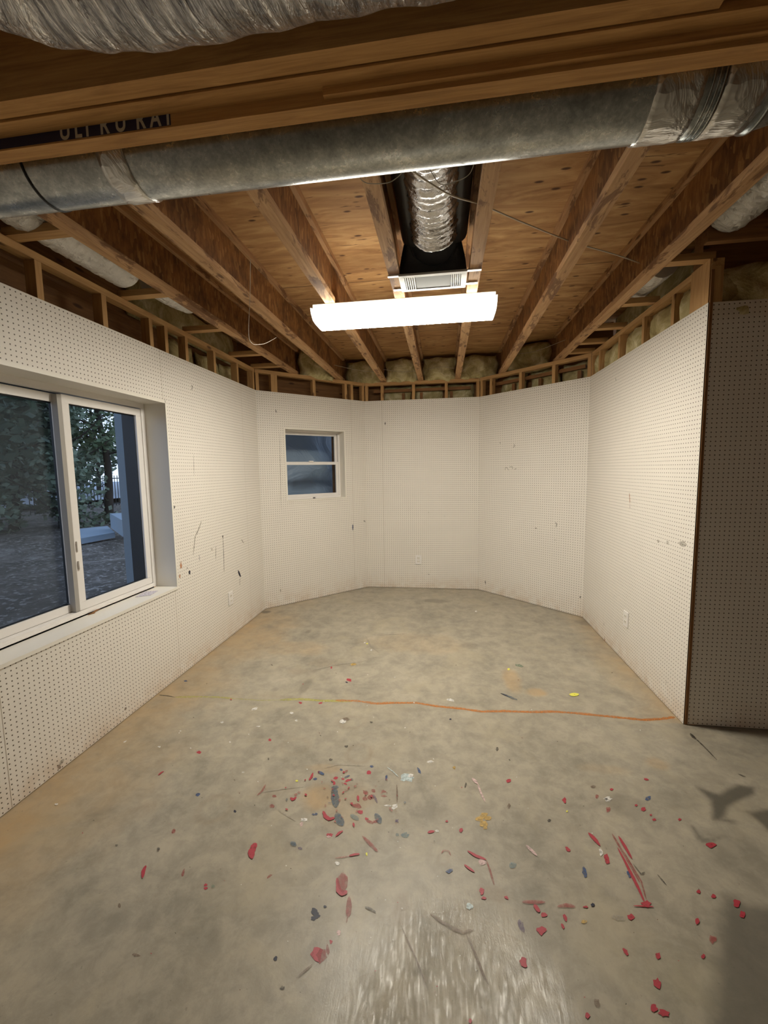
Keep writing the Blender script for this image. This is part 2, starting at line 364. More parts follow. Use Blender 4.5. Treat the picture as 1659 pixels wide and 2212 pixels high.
def struct(o): o['kind'] = 'structure'; return o
# parts built in world coordinates are parented under things whose origin sits at loc
def part(mb, name, mat, parent, **kw):
    o = mb.build(name, mat, None, **kw)
    o.parent = parent
    o.matrix_parent_inverse = Matrix.Translation(-parent_world(parent))
    return o
def parent_world(p):
    v = Vector((0, 0, 0))
    while p:
        v += p.location
        if p.parent: v += p.matrix_parent_inverse.translation
        p = p.parent
    return v
# ------------------------------------------------------------------ plan of the place
XL, XR, YC, Y5 = -2.008, 1.435, 5.391, 2.608
PA, PB, PC, PD = Vector((XL, 4.393, 0)), Vector((-0.993, YC, 0)), Vector((0.447, YC, 0)), Vector((XR, 4.458, 0))
HP, HB, ZS = 2.44, 2.67, 2.975         # pegboard top, joist bottoms, subfloor underside
OUT = 0.20                             # gap between pegboard face and outer wall
def wall_marks(mb, o, d, n, marks, z0=0.0):
    """hand marks drawn flat on a wall: (colour, [(px,py)...], width in m)"""
    for key, pts, wd in marks:
        q = [at_plane(x, y, o, n) + n*0.0012 for x, y in pts]
        strip(mb, q, wd, n, PKEYS.index(key)+1)
def strip(mb, q, wd, n, mi, taper=True):
    if len(q) == 1: q = [q[0]-Vector((0, 0, wd*0.5)), q[0]+Vector((0, 0, wd*0.5))]
    fine = []
    for a, b in zip(q[:-1], q[1:]):
        for t in (0, 0.25, 0.5, 0.75): fine.append(a.lerp(b, t))
    fine.append(q[-1]); q = fine; m = len(q)
    for i in range(m-1):
        t = (q[i+1]-q[i]).normalized(); s = t.cross(n)
        w0 = wd*0.5*(math.sin(math.pi*(0.12+0.76*i/(m-1)))*0.9+0.25*random.random()+0.1) if taper else wd*0.5*(0.75+0.5*random.random())
        w1 = w0 if i == m-2 else None
        if i == 0: prev = (q[0]-s*w0*0.4, q[0]+s*w0*0.4)
        w1 = wd*0.5*(math.sin(math.pi*(0.12+0.76*(i+1)/(m-1)))*0.9+0.25*random.random()+0.1) if taper else wd*0.5*(0.75+0.5*random.random())
        if i == m-2: w1 *= 0.4
        nx = (q[i+1]-s*w1, q[i+1]+s*w1)
        mb.quad([prev[0], nx[0], nx[1], prev[1]] if n.dot((nx[0]-prev[0]).cross(prev[1]-prev[0])) > 0 else [prev[1], nx[1], nx[0], prev[0]], mi)
        prev = nx
def pegwall(name, P0, P1, openings=(), seams=(), marks=(), u0=0.0, z1=HP, split=None):
    P0, P1 = Vector(P0), Vector(P1); d = (P1-P0).normalized(); ln = (P1-P0).length
    n = Vector((d.y, -d.x, 0)); th = 0.006
    mb = MB(); us = sorted({0.0, ln} | {x for o in openings for x in o[:2]}); zs = sorted({0.004, z1} | {x for o in openings for x in o[2:]})
    for a, b in zip(us[:-1], us[1:]):
        for c, e in zip(zs[:-1], zs[1:]):
            if any(o[0] <= a+1e-6 and b-1e-6 <= o[1] and o[2] <= c+1e-6 and e-1e-6 <= o[3] for o in openings): continue
            q = [P0+d*a, P0+d*b, P0+d*b, P0+d*a]; z = [c, c, e, e]
            mb.quad([Vector((p.x, p.y, zz)) for p, zz in zip(q, z)], 0, [(u0+a, c), (u0+b, c), (u0+b, e), (u0+a, e)])
            q2 = [p-n*th for p in q]
            mb.quad([Vector((p.x, p.y, zz)) for p, zz in zip(q2, z)][::-1], len(PKEYS)+1)
    # board edges top and ends
    for z in (z1,): mb.quad([(P0.x, P0.y, z), (P1.x, P1.y, z), (P1.x-n.x*th, P1.y-n.y*th, z), (P0.x-n.x*th, P0.y-n.y*th, z)], len(PKEYS)+1)
    for p, rv in ((P0, 0), (P1, 1)):
        q = [(p.x, p.y, 0), (p.x, p.y, z1), (p.x-n.x*th, p.y-n.y*th, z1), (p.x-n.x*th, p.y-n.y*th, 0)]
        mb.quad(q[::-1] if rv else q, len(PKEYS)+1)
    for s in seams:
        u, a, b = s
        q = P0+d*u+n*0.0006
        mb.quad([q-d*0.0012+Vector((0, 0, a)), q+d*0.0012+Vector((0, 0, a)), q+d*0.0012+Vector((0, 0, b)), q-d*0.0012+Vector((0, 0, b))], len(PKEYS)+2)
    wall_marks(mb, P0, d, n, marks)
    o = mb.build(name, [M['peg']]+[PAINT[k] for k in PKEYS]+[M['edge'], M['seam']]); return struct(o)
# ------------------------------------------------------------------ floor
def build_floor():
    xs = np.concatenate([np.linspace(-3.2, -2.03, 6), np.arange(-2.02, 2.2, 0.0125), np.linspace(2.25, 4.2, 14)])
    ys = np.concatenate([np.linspace(-3.2, 0.6, 20), np.arange(0.62, 5.6, 0.0125), np.linspace(5.62, 5.9, 4)])
    X, Y = np.meshgrid(xs, ys); nx, ny = len(xs), len(ys)
    V = np.stack([X, Y, np.zeros_like(X)], -1).reshape(-1, 3)
    idx = np.arange(nx*ny).reshape(ny, nx)
    Fc = np.stack([idx[:-1, :-1], idx[:-1, 1:], idx[1:, 1:], idx[1:, :-1]], -1).reshape(-1, 4)
    # smooth random field
    def field(cell, seed):
        rs = np.random.RandomState(seed); g = rs.rand(140, 140)
        fx = (X+4)/cell; fy = (Y+4)/cell; ix = fx.astype(int) % 138; iy = fy.astype(int) % 138; tx = fx % 1; ty = fy % 1
        tx = tx*tx*(3-2*tx); ty = ty*ty*(3-2*ty)
        return (g[iy, ix]*(1-tx)+g[iy, ix+1]*tx)*(1-ty)+(g[iy+1, ix]*(1-tx)+g[iy+1, ix+1]*tx)*ty
    nz = 0.5*field(0.35, 1)+0.3*field(0.12, 2)+0.2*field(0.05, 3); nf = 0.6*field(0.07, 4)+0.4*field(0.03, 5)
    sm = lambda a, lo, hi: np.clip((a-lo)/(hi-lo), 0, 1)
    R = 0.62*sm((nz-0.5)*0.9 + (1-(X-XL)/0.62), 0.05, 1.0)*sm(Y, 0.6, 1.2)*(1-0.6*sm(Y, 3.9, 4.9))
    R += 0.55*sm(1-(XR-X)/0.35+(nz-0.5)*0.8, 0.2, 1.2)*(Y > Y5)*(X < XR+0.05)
    def ell(px, py, rx, ry, soft=0.35, wob=0.5):
        c = at(px, py, 2, 0); ex = at(px+rx, py, 2, 0); ey = at(px, py-ry, 2, 0)
        a = (ex-c).length; b = (ey-c).length
        d = np.sqrt(((X-c.x)/a)**2+((Y-c.y)/b)**2) + (nz-0.5)*wob + (nf-0.5)*wob*0.5
        return d
    def blob(px, py, rx, ry, amt, soft=0.35, wob=0.6):
        return amt*(1-sm(ell(px, py, rx, ry, soft, wob), 1-soft, 1+soft*0.3))
    def ring(px, py, rx, ry, amt, wd=0.18):
        d = ell(px, py, rx, ry, 0, 0.18); return amt*np.exp(-((d-0.85)/wd)**2)*(0.4+1.0*nf)
    for a in ((690, 1720, 44, 34, .75), (740, 1740, 60, 60, .25), (1106, 1470, 18, 22, .5), (1159, 1495, 22, 9, .6), (1300, 1660, 60, 12, .2), (700, 1660, 40, 10, .35), (1420, 1650, 30, 14, .4), (640, 1400, 90, 16, .3), (900, 1390, 120, 20, .2), (560, 1380, 60, 30, .45)):
        R = np.maximum(R, blob(*a))
    G = np.zeros_like(X)
    def poly(pts, amt, soft=0.012, wob=0.05):
        q = [at(x, y, 2, 0) for x, y in pts]; best = np.full(X.shape, 9.0); ins = np.zeros(X.shape, bool)
        for a, b in zip(q, q[1:]+q[:1]):
            ex, ey = b.x-a.x, b.y-a.y; t = np.clip(((X-a.x)*ex+(Y-a.y)*ey)/(ex*ex+ey*ey), 0, 1)
            best = np.minimum(best, np.hypot(X-a.x-t*ex, Y-a.y-t*ey))
            c = ((a.y > Y) != (b.y > Y)); 
            with np.errstate(divide='ignore', invalid='ignore'):
                ins ^= c & (X < (b.x-a.x)*(Y-a.y)/(b.y-a.y)+a.x)
        sd = np.where(ins, best, -best)+(nz-0.5)*wob+(nf-0.5)*wob*0.5
        return amt*sm(sd, -soft, soft)
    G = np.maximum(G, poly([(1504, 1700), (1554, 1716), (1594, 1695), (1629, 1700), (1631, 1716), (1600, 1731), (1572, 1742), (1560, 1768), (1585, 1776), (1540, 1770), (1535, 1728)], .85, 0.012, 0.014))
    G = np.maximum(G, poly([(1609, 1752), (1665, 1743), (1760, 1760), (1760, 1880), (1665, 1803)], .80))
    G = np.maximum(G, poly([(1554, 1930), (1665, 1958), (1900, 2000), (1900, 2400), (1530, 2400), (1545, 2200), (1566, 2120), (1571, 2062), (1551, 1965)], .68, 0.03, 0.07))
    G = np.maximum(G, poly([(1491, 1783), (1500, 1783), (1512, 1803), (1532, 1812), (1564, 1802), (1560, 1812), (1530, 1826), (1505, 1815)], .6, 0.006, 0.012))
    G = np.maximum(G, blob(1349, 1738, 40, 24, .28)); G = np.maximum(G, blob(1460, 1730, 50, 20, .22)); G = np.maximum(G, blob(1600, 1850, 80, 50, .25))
    G = np.maximum(G, blob(660, 1482, 11, 16, .38)); G = np.maximum(G, blob(700, 1490, 30, 4, .15)); G = np.maximum(G, blob(1015, 1395, 22, 8, .25)); G = np.maximum(G, blob(940, 1298, 30, 4, .35))
    G = np.maximum(G, blob(593, 1490, 10, 5, .3)); G = np.maximum(G, blob(665, 1365, 6, 4, .4)); G = np.maximum(G, blob(1275, 1345, 30, 8, .3)); G = np.maximum(G, blob(320, 1990, 25, 20, .25))
    G = np.maximum(G, blob(575, 1322, 10, 3, .75)); G = np.maximum(G, poly([(1478, 1570), (1900, 1588), (1900, 1600), (1478, 1573)], .5, 0.01, 0.02))  # thin strip is the near right wall's shadow, painted along its foot
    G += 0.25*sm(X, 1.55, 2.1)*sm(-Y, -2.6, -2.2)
    B = np.zeros_like(X)
    for a in ((776, 1628, 31, 22, .34), (463, 1747, 40, 30, .30), (638, 1612, 34, 18, .22), (760, 1560, 34, 14, .2), (958, 1853, 13, 15, .3)): B = np.maximum(B, ring(*a))
    B = np.maximum(B, blob(776, 1628, 22, 15, 0.0))
    for a in ((866, 1965, 20, 32, .32), (1068, 1932, 34, 16, .38), (715, 1700, 70, 34, .20), (700, 1430, 60, 10, .25), (640, 1450, 40, 8, .25), (600, 1505, 60, 6, .2), (790, 1725, 40, 26, .2), (590, 1700, 60, 30, .15)): B = np.maximum(B, blob(*a, 0.5, 1.2))
    A = 0.05+0.95*sm(1-np.hypot((X-0.02)/0.42, (Y-1.0)/0.46)+(nz-0.5)*0.5, 0.0, 0.4)
    st = np.stack([np.clip(R, 0, 1), np.clip(G, 0, 1), np.clip(B, 0, 1), A], -1).reshape(-1, 4)
    mb = MB(); n = Vector((0, 0, 1)); zc = [0.0004]
    def pt(x, y): zc[0] += 0.0000012; p = at(x, y, 2, 0); p.z = zc[0]; return p
    def stroke(key, pts, wpx, taper=True):
        q = [pt(x, y) for x, y in pts]
        if len(q) == 1: q = [pt(pts[0][0]-wpx*0.5, pts[0][1]), pt(pts[0][0]+wpx*0.5, pts[0][1])]
        c = pts[len(pts)//2]; wd = (at(c[0]+wpx, c[1], 2, 0)-at(c[0], c[1], 2, 0)).length
        strip(mb, q, wd, n, PKEYS.index(key)+1, taper)
    def dot(key, x, y, rx, ry=None, irr=0.25, ang=0.0):
        ry = ry or rx*0.7; k = 12; pts = []
        for i in range(k):
            a = 2*math.pi*i/k; r = 1+irr*(random.random()*2-1); dx, dy = math.cos(a)*rx*r, math.sin(a)*ry*r
            pts.append(pt(x+dx*math.cos(ang)-dy*math.sin(ang), y+dx*math.sin(ang)+dy*math.cos(ang)))
        mb.quad(pts[::-1], PKEYS.index(key)+1)
    S, D = stroke, dot
    # chalk line across the floor
    S('dark', [(343, 1501), (360, 1503), (378, 1506)], 3); S('ychalk', [(378, 1506), (430, 1505), (470, 1506), (505, 1509)], 6, False); S('ychalk', [(505, 1509), (560, 1513), (610, 1512)], 2.5, False)
    S('ychalk', [(605, 1512), (650, 1510), (700, 1514), (735, 1513)], 8, False); S('ychalk', [(640, 1511), (700, 1514), (760, 1516)], 6, False)
    OL = [(725, 1513), (770, 1514), (812, 1520), (850, 1518), (900, 1518), (940, 1525), (1000, 1531), (1040, 1537), (1090, 1536), (1150, 1538), (1200, 1537), (1250, 1541), (1300, 1546), (1350, 1551), (1390, 1555), (1430, 1553), (1458, 1549)]
    S('orange', OL, 8, False); S('orange', [(x, y+1) for x, y in OL[2:-1]], 5, False); S('orange', OL[13:], 6)
    # paint marks
    for k, x, y, rx, ry, a in [
      ('red', 430, 1625, 5, 3.5, 0), ('red', 716, 1442, 2, 3, 0), ('red', 754, 1469, 6, 3, .3), ('red', 583, 1598, 3, 3, 0), ('gold', 764, 1435, 6, 3, 0), ('red', 649, 1518, 4, 2, .2), ('red', 692, 1519, 5, 2, -.2),
      ('blue', 401, 1471, 4, 1.6, 0), ('blue', 427, 1717, 5, 3, -.5), ('navy', 507, 1753, 3, 3, 0), ('navy', 749, 1474, 3, 1.5, .4), ('red', 797, 1669, 5, 4, .4), ('red', 725, 1681, 6, 3, 0), ('red', 741, 1683, 3, 2, 0),
      ('red', 752, 1686, 8, 2.5, -.3), ('red', 746, 1693, 4, 2, .4), ('red', 722, 1692, 3, 4, 0), ('faded', 592, 1720, 5, 3, 0), ('faded', 588, 1742, 5, 4, .3), ('faded', 790, 1712, 7, 4, .4), ('faded', 800, 1722, 7, 6, 0),
      ('faded', 806, 1708, 5, 4, 0), ('faded', 788, 1725, 5, 5, .4), ('faded', 829, 1710, 5, 3, 0), ('faded', 830, 1720, 6, 2, 0), ('red', 779, 1754, 6, 4, .2), ('faded', 771, 1741, 9, 6, .3), ('faded', 800, 1776, 8, 4, .4),
      ('red', 792, 1769, 4, 3, 0), ('faded', 812, 1775, 6, 3, 0), ('red', 712, 1804, 7, 4, -.2), ('pink', 711, 1808, 4.5, 2.6, 0), ('red', 564, 1900, 0.1, 0.1, 0), ('faded', 582, 1893, 7, 2.4, -.6), ('red', 444, 1912, 4, 3, 0), ('red', 444, 1919, 4, 3, 0),
      ('faded', 375, 1796, 3.5, 6, .2), ('faded', 396, 1885, 3, 8, .3), ('brown', 295, 2064, 8, 4, .1), ('brown', 258, 1957, 3, 5, .2), ('navy', 679, 1970, 8, 8, 0), ('navy', 685, 1978, 6, 6, 0), ('navy', 678, 1984, 6, 5, 0), ('navy', 702, 1959, 4, 3, -.5),
      ('navy', 595, 2071, 4, 6, .2), ('red', 685, 2062, 12, 17, 0), ('faded', 694, 2066, 10, 16, .2), ('pink', 732, 2015, 5, 6, 0), ('red', 715, 2035, 3, 4, 0), ('faded', 708, 2052, 4, 10, 0), ('dark', 610, 2135, 5, 5, 0),
      ('blue', 881, 1655, .1, .1, 0), ('blue', 834, 1680, 2, 6, 0), ('blue', 681, 1683, 4, 3, 0), ('blue', 737, 1663, 3, 2, 0), ('blue', 803, 1656, 4, 2.5, .2), ('blue', 677, 1760, 3, 2.5, 0), ('blue', 683, 1759, 3, 2.5, 0), ('purple', 648, 1833, 5, 3, .2),
      ('teal', 874, 1805, 9, 6, -.2), ('teal', 858, 1804, 4, 4, 0), ('ice', 881, 1680, 14, 9, 0), ('ice', 872, 1684, 6, 4, 0), ('white', 887, 1676, 6, 4, 0), ('white', 853, 1743, 7, 5, -.4), ('white', 838, 1741, 8, 2, 0), ('white', 657, 1771, 7, 4, 0), ('pink', 651, 1781, 3, 5, .3),
      ('yellow', 641, 1687, 3, 2, 0), ('yellow', 792, 1846, 2.5, 3.5, 0), ('white', 729, 1865, 5, 4, 0), ('white', 973, 1512, 9, 2.6, .2), ('yellow', 1099, 1446, 3, 2, 0), ('green', 1122, 1438, 10, 3, .2),
      ('navy', 973, 1554, 2.5, 1.6, 0), ('dark', 1074, 1619, 3, 4, 0), ('blue', 905, 1665, 3, 7, -.5), ('blue', 835, 1679, 2, 5, 0), ('gold', 981, 1659, 3, 4, -.4), ('white', 929, 1646, 8, 2.6, 0), ('dark', 1006, 1696, 2, 6, .2),
      ('gold', 1045, 1762, 9, 6, 0), ('gold', 1036, 1770, 8, 5, 0), ('gold', 1054, 1768, 8, 5, 0), ('gold', 1045, 1780, 9, 7, 0), ('gold', 1048, 1789, 4, 4, 0), ('white', 1313, 1726, 8, 6, 0), ('dark', 1310, 1727, 3, 3, 0), ('blue', 1400, 1725, 7, 4, -.4),
      ('red', 1396, 1684, 5, 2.5, .2), ('red', 1321, 1706, 4, 2.5, 0), ('red', 1219, 1729, 4, 6, -.3), ('faded', 1314, 1750, 5, 6, 0), ('red', 1374, 1740, 3, 2, 0), ('red', 1390, 1749, 6, 4.5, 0), ('red', 1406, 1761, 2.5, 2, 0), ('red', 1413, 1771, 4, 2.5, 0),
      ('red', 1468, 1771, 3.5, 2.5, 0), ('red', 1099, 1687, 5, 4, 0), ('brown', 1099, 1742, 4, 5, 0), ('brown', 1281, 1700, 5, 3, 0), ('faded', 1290, 1721, 4, 4, 0), ('dark', 1186, 1773, 4, 3, 0), ('yellow', 1225, 1753, 2, 2, 0),
      ('red', 1396, 1954, 11, 8, .2), ('red', 1311, 1856, 6, 10, -.3), ('white', 1298, 1842, 3.5, 9, -.25), ('blue', 1263, 1885, 5, 12, -.2), ('red', 1226, 1835, 6, 3.5, .7), ('pink', 1042, 1863, 8, 7, 0), ('red', 1041, 1926, 5, 7, 0), ('red', 1045, 1941, 5, 3, 0), ('red', 1094, 1940, 5, 3, .7),
      ('red', 1174, 1977, 7, 5, 0), ('red', 1170, 2011, 11, 9, 0), ('red', 1131, 2080, 8, 10, -.3), ('red', 1221, 1985, 3.5, 9, -.4), ('red', 1216, 2002, 3, 6, -.4), ('purple', 1126, 2002, 6, 14, -.2), ('red', 1265, 1960, 5, 2.4, 0), ('red', 1363, 1982, 9, 7, 0),
      ('red', 1351, 2057, 4, 8, -.6), ('red', 1421, 2066, 6, 7, 0), ('red', 1420, 2126, 9, 11, -.4), ('red', 1412, 2180, 8, 8, 0), ('red', 1434, 2189, 12, 8, .3), ('red', 1269, 2195, 6, 6, 0), ('brown', 1290, 2168, 6, 11, -.3), ('red', 1519, 2067, 4, 5, 0),
      ('red', 1509, 1927, 5, 4, 0), ('red', 1541, 1937, 5, 4, 0), ('faded', 1539, 2030, 9, 9, 0), ('red', 1592, 1952, 8, 9, 0), ('red', 1604, 1977, 6, 8, -.3), ('red', 1536, 1826, 10, 6, 0), ('blue', 1358, 1889, 3, 7, -.3), ('blue', 971, 1883, 8, 4, -.4),
      ('ice', 1014, 1959, 7, 7, 0), ('white', 944, 1796, 3.5, 3, 0), ('red', 931, 1798, 9, 3, -.1), ('red', 996, 1794, 4, 5, .2), ('red', 1016, 2207, 4, 5, 0), ('red', 965, 1775, 3, 2, 0), ('teal', 1108, 1870, 8, 6, 0), ('grey', 1335, 1984, 14, 6, .2), ('gold', 1261, 1992, 6, 4, 0), ('navy', 1280, 1956, 4, 4, 0),
      ('purple', 857, 1774, 5, 2, .7), ('purple', 857, 1774, 5, 2, -.7), ('green', 512, 1865, .1, .1, 0), ('dark', 342, 1836, 3, 4, 0), ('dark', 252, 1827, 3, 2, 0), ('navy', 600, 1880, .1, .1, 0), ('green', 460, 1915, 4, 3, 0), ('dark', 580, 1640, 2, 2, 0),
      ('white', 550, 1532, 8, 2.4, -.3), ('white', 480, 1561, 3.5, 1.8, 0), ('white', 630, 1541, 4, 2.4, 0), ('white', 640, 1557, 3, 2.6, 0), ('white', 558, 1570, 5, 1.6, 0), ('white', 344, 1614, 3.5, 1.6, 0), ('white', 741, 1559, 7, 5, 0), ('brown', 748, 1554, 8, 4, 0), ('white', 525, 1669, 3, 1.8, 0), ('white', 122, 1738, 3.5, 2, 0),
      ('dark', 748, 1613, 4, 2.5, 0), ('dark', 714, 1642, 4, 3, 0), ('dark', 802, 1561, 3, 2, 0), ('white', 390, 1580, 2, 1.5, 0), ('white', 497, 1604, 2, 1.5, 0), ('white', 270, 1603, 4, 1.3, -.5), ('white', 1028, 1321, 2.5, 1.6, 0), ('white', 802, 1405, 2, 2, 0), ('white', 788, 1389, 2, 1.5, 0), ('yellow', 793, 1391, 2, 1.5, 0)]:
        D(k, x, y, rx, ry, 0.28, a)
    D('yellow', 1240, 1501, 10.5, 3.6, 0.05)
    for k, p, wd in [('red', [(342, 1676), (348, 1670), (354, 1667)], 4), ('blue', [(687, 1667), (694, 1671), (700, 1674)], 6), ('red', [(668, 1686), (673, 1679), (676, 1670)], 5), ('blue', [(744, 1681), (750, 1678), (756, 1676)], 4),
      ('faded', [(555, 1720), (566, 1710), (574, 1696)], 4), ('red', [(627, 1724), (634, 1729), (640, 1722)], 6), ('faded', [(637, 1720), (641, 1715)], 7), ('red', [(698, 1753), (703, 1765), (712, 1771), (723, 1767)], 8), ('red', [(773, 1719), (774, 1732)], 5), ('red', [(763, 1778), (765, 1788)], 4),
      ('red', [(725, 1808), (733, 1800), (741, 1796)], 5), ('faded', [(783, 1807), (800, 1824), (816, 1841)], 7), ('red', [(754, 1850), (766, 1847), (777, 1846)], 5), ('faded', [(724, 1855), (754, 1851)], 3), ('red', [(545, 1856), (543, 1842), (549, 1828), (552, 1822)], 13), ('red', [(308, 1898), (310, 1882), (315, 1871)], 7),
      ('slate', [(722, 1702), (723, 1718), (725, 1732), (726, 1745)], 15), ('slate', [(716, 1702), (732, 1701)], 9), ('slate', [(727, 1757), (732, 1770), (740, 1785)], 15), ('slate', [(811, 1758), (817, 1768), (822, 1780)], 12), ('teal', [(757, 1761), (766, 1766), (775, 1772)], 9), ('purple', [(806, 1717), (811, 1726), (815, 1736)], 4),
      ('slate', [(628, 1820), (634, 1824), (640, 1829)], 8), ('ice', [(836, 1658), (848, 1667), (861, 1679)], 2), ('brown', [(857, 1696), (858, 1715), (858, 1735)], 3), ('slate', [(1081, 1498), (1095, 1503), (1108, 1509), (1118, 1513)], 6), ('navy', [(1081, 1498), (1100, 1506)], 3),
      ('pink', [(1020, 1682), (1026, 1688), (1032, 1694)], 7), ('pink', [(1032, 1694), (1038, 1712), (1048, 1733)], 4), ('dark', [(1491, 1585), (1520, 1613), (1549, 1643)], 3), ('dark', [(1491, 1585), (1502, 1598)], 7), ('dark', [(1594, 1673), (1611, 1679)], 4),
      ('red', [(1334, 1832), (1350, 1862), (1364, 1890), (1380, 1922), (1392, 1950)], 6), ('red', [(1336, 1807), (1350, 1830), (1365, 1856)], 6), ('faded', [(1322, 1802), (1336, 1826), (1362, 1870), (1382, 1908)], 5), ('faded', [(1350, 1845), (1385, 1905), (1396, 1945)], 3), ('red', [(1368, 1958), (1396, 1959), (1412, 1960)], 3),
      ('red', [(1271, 1800), (1284, 1813), (1296, 1828)], 8), ('red', [(1010, 1839), (1028, 1850), (1050, 1858)], 6), ('faded', [(1050, 1858), (1058, 1880), (1068, 1914)], 4), ('red', [(1003, 1869), (1012, 1876), (1025, 1885)], 5), ('pink', [(1136, 1827), (1148, 1838), (1160, 1850)], 7),
      ('faded', [(1128, 1950), (1150, 1950), (1178, 1950)], 7), ('faded', [(1204, 1960), (1225, 1957), (1243, 1960)], 8), ('red', [(1154, 1955), (1160, 1964), (1165, 1972)], 9), ('red', [(1504, 1998), (1508, 1985)], 6), ('faded', [(953, 1845), (958, 1838), (970, 1840), (974, 1850)], 3),
      ('red', [(728, 1898), (732, 1926), (742, 1932), (750, 1926)], 10), ('faded', [(740, 1886), (740, 1928)], 22), ('faded', [(754, 1938), (754, 1960), (752, 1982)], 11), ('faded', [(751, 1982), (748, 1996)], 3), ('dark', [(788, 1960), (800, 1965), (812, 1972)], 4), ('dark', [(1368, 1868), (1385, 1890), (1393, 1885)], 3), ('dark', [(1420, 1890), (1440, 1914)], 3),
      ('brown', [(930, 1975), (950, 1990), (980, 2008), (1000, 2016), (1024, 2009)], 7), ('brown', [(1008, 2020), (1030, 2070), (1045, 2110), (1056, 2130)], 6), ('brown', [(866, 2000), (900, 2075), (925, 2140)], 3), ('brown', [(640, 2115), (675, 2085)], 4), ('grey', [(560, 1713), (610, 1705), (655, 1700)], 3), ('grey', [(700, 1660), (730, 1652), (790, 1655)], 3), ('grey', [(600, 1750), (640, 1775)], 3),
      ('grey', [(790, 1375), (800, 1395), (820, 1412)], 3), ('grey', [(830, 1372), (880, 1370)], 2.5), ('grey', [(670, 1450), (720, 1438), (790, 1428)], 3), ('grey', [(690, 1440), (760, 1432)], 2)]:
        S(k, p, wd)
    for _ in range(130):
        x, y = random.gauss(800, 330), random.uniform(1400, 2180)
        p = at(x, y, 2, 0)
        if p.x < XL+0.1 or p.x > (XR-0.1 if p.y > Y5 else 2.4): continue
        D(random.choice(['white', 'dark', 'grey', 'brown', 'faded', 'white', 'red', 'dark']), x, y, random.uniform(.8, 2.0), random.uniform(0.6, 1.5), 0.3, random.random())
    for _ in range(46):
        D(random.choice(['red', 'faded', 'brown', 'faded', 'slate', 'red']), random.gauss(735, 62), random.gauss(1715, 34), random.uniform(1.5, 3.6), random.uniform(1, 2.4), 0.35, random.random()*2-1)
    nv = len(V); me = bpy.data.meshes.new('floor')
    ev = np.array(mb.v); allv = np.concatenate([V, ev]); 
    faces = Fc.tolist()+[tuple(i+nv for i in f) for f in mb.f]
    me.from_pydata(allv.tolist(), [], faces)
    me.materials.append(M['concrete'])
    for k in PKEYS: me.materials.append(PAINT[k])
    me.polygons.foreach_set('material_index', [0]*len(Fc)+mb.mi)
    ca = me.attributes.new('stain', 'FLOAT_COLOR', 'POINT')  # floor stains, with the painted wall shadow in the green channel
    full = np.concatenate([st, np.zeros((len(ev), 4))]).astype(np.float32); ca.data.foreach_set('color', full.ravel())
    me.update(); o = bpy.data.objects.new('floor', me); COL.objects.link(o); struct(o)
build_floor()
# ------------------------------------------------------------------ pegboard walls
def seg(P0, P1): d = (P1-P0).normalized(); return d, Vector((d.y, -d.x, 0))
WY0, WY1, WZ0, WZ1 = 1.50, 2.855, 0.697, 2.068        # big window opening
LEFT0 = Vector((XL, -3.0, 0))
lm = [('grey', [(413, 832), (416, 836), (413, 843)], .012), ('dark', [(481, 1158), (483, 1195), (484, 1238)], .008), ('dark', [(481, 1156), (481, 1162)], .016), ('grey', [(466, 1178), (466, 1212)], .008),
      ('grey', [(435, 1126), (428, 1145), (421, 1160), (417, 1200)], .014), ('navy', [(409, 1232), (409.5, 1241)], .022), ('orange', [(390, 1212), (391, 1224), (390, 1228)], .02), ('orange', [(388, 1240), (388, 1249)], .015),
      ('navy', [(514, 1232), (517, 1240), (520, 1246)], .022), ('grey', [(518, 1248), (518, 1265)], .008), ('purple', [(430, 1198), (431, 1212)], .008), ('dark', [(372, 1098), (376, 1095), (378, 1096)], .02), ('grey', [(372, 1102), (376, 1097)], .015),
      ('grey', [(521, 1165), (527, 1174)], .012), ('dark', [(404, 1226), (404.5, 1228)], .015), ('grey', [(457, 1184), (458, 1190)], .015), ('brown', [(125, 1660), (130, 1653)], .03), ('grey', [(128, 1652), (138, 1640)], .02), ('brown', [(270, 1528), (271, 1534)], .02), ('grey', [(418, 980), (419, 1030)], .006)]
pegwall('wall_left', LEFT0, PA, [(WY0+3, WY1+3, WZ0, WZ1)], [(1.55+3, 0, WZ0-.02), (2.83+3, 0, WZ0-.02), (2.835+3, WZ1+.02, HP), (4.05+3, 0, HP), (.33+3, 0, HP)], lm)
d1, n1 = seg(PA, PB)
def dl_uv(px, py): q = at_plane(px, py, PA, n1); return (q-PA).dot(d1), q.z
W2 = (0.318, 1.098, 1.222, 2.042)
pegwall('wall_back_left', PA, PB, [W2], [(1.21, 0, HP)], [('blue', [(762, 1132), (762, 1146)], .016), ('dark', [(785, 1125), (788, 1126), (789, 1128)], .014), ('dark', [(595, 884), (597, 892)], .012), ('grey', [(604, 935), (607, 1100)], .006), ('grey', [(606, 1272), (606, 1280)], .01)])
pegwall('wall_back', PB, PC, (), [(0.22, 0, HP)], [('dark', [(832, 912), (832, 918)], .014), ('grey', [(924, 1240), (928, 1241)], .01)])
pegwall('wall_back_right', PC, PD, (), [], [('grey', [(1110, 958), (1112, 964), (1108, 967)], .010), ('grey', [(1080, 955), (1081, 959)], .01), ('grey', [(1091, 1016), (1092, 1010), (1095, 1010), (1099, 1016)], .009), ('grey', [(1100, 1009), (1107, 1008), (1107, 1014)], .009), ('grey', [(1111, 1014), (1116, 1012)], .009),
   ('grey', [(1199, 1129), (1203, 1131), (1201, 1140)], .012), ('grey', [(1155, 1141), (1160, 1141)], .012), ('dark', [(1048, 1254), (1049, 1262)], .012), ('dark', [(1254, 1287), (1253, 1292)], .014)])
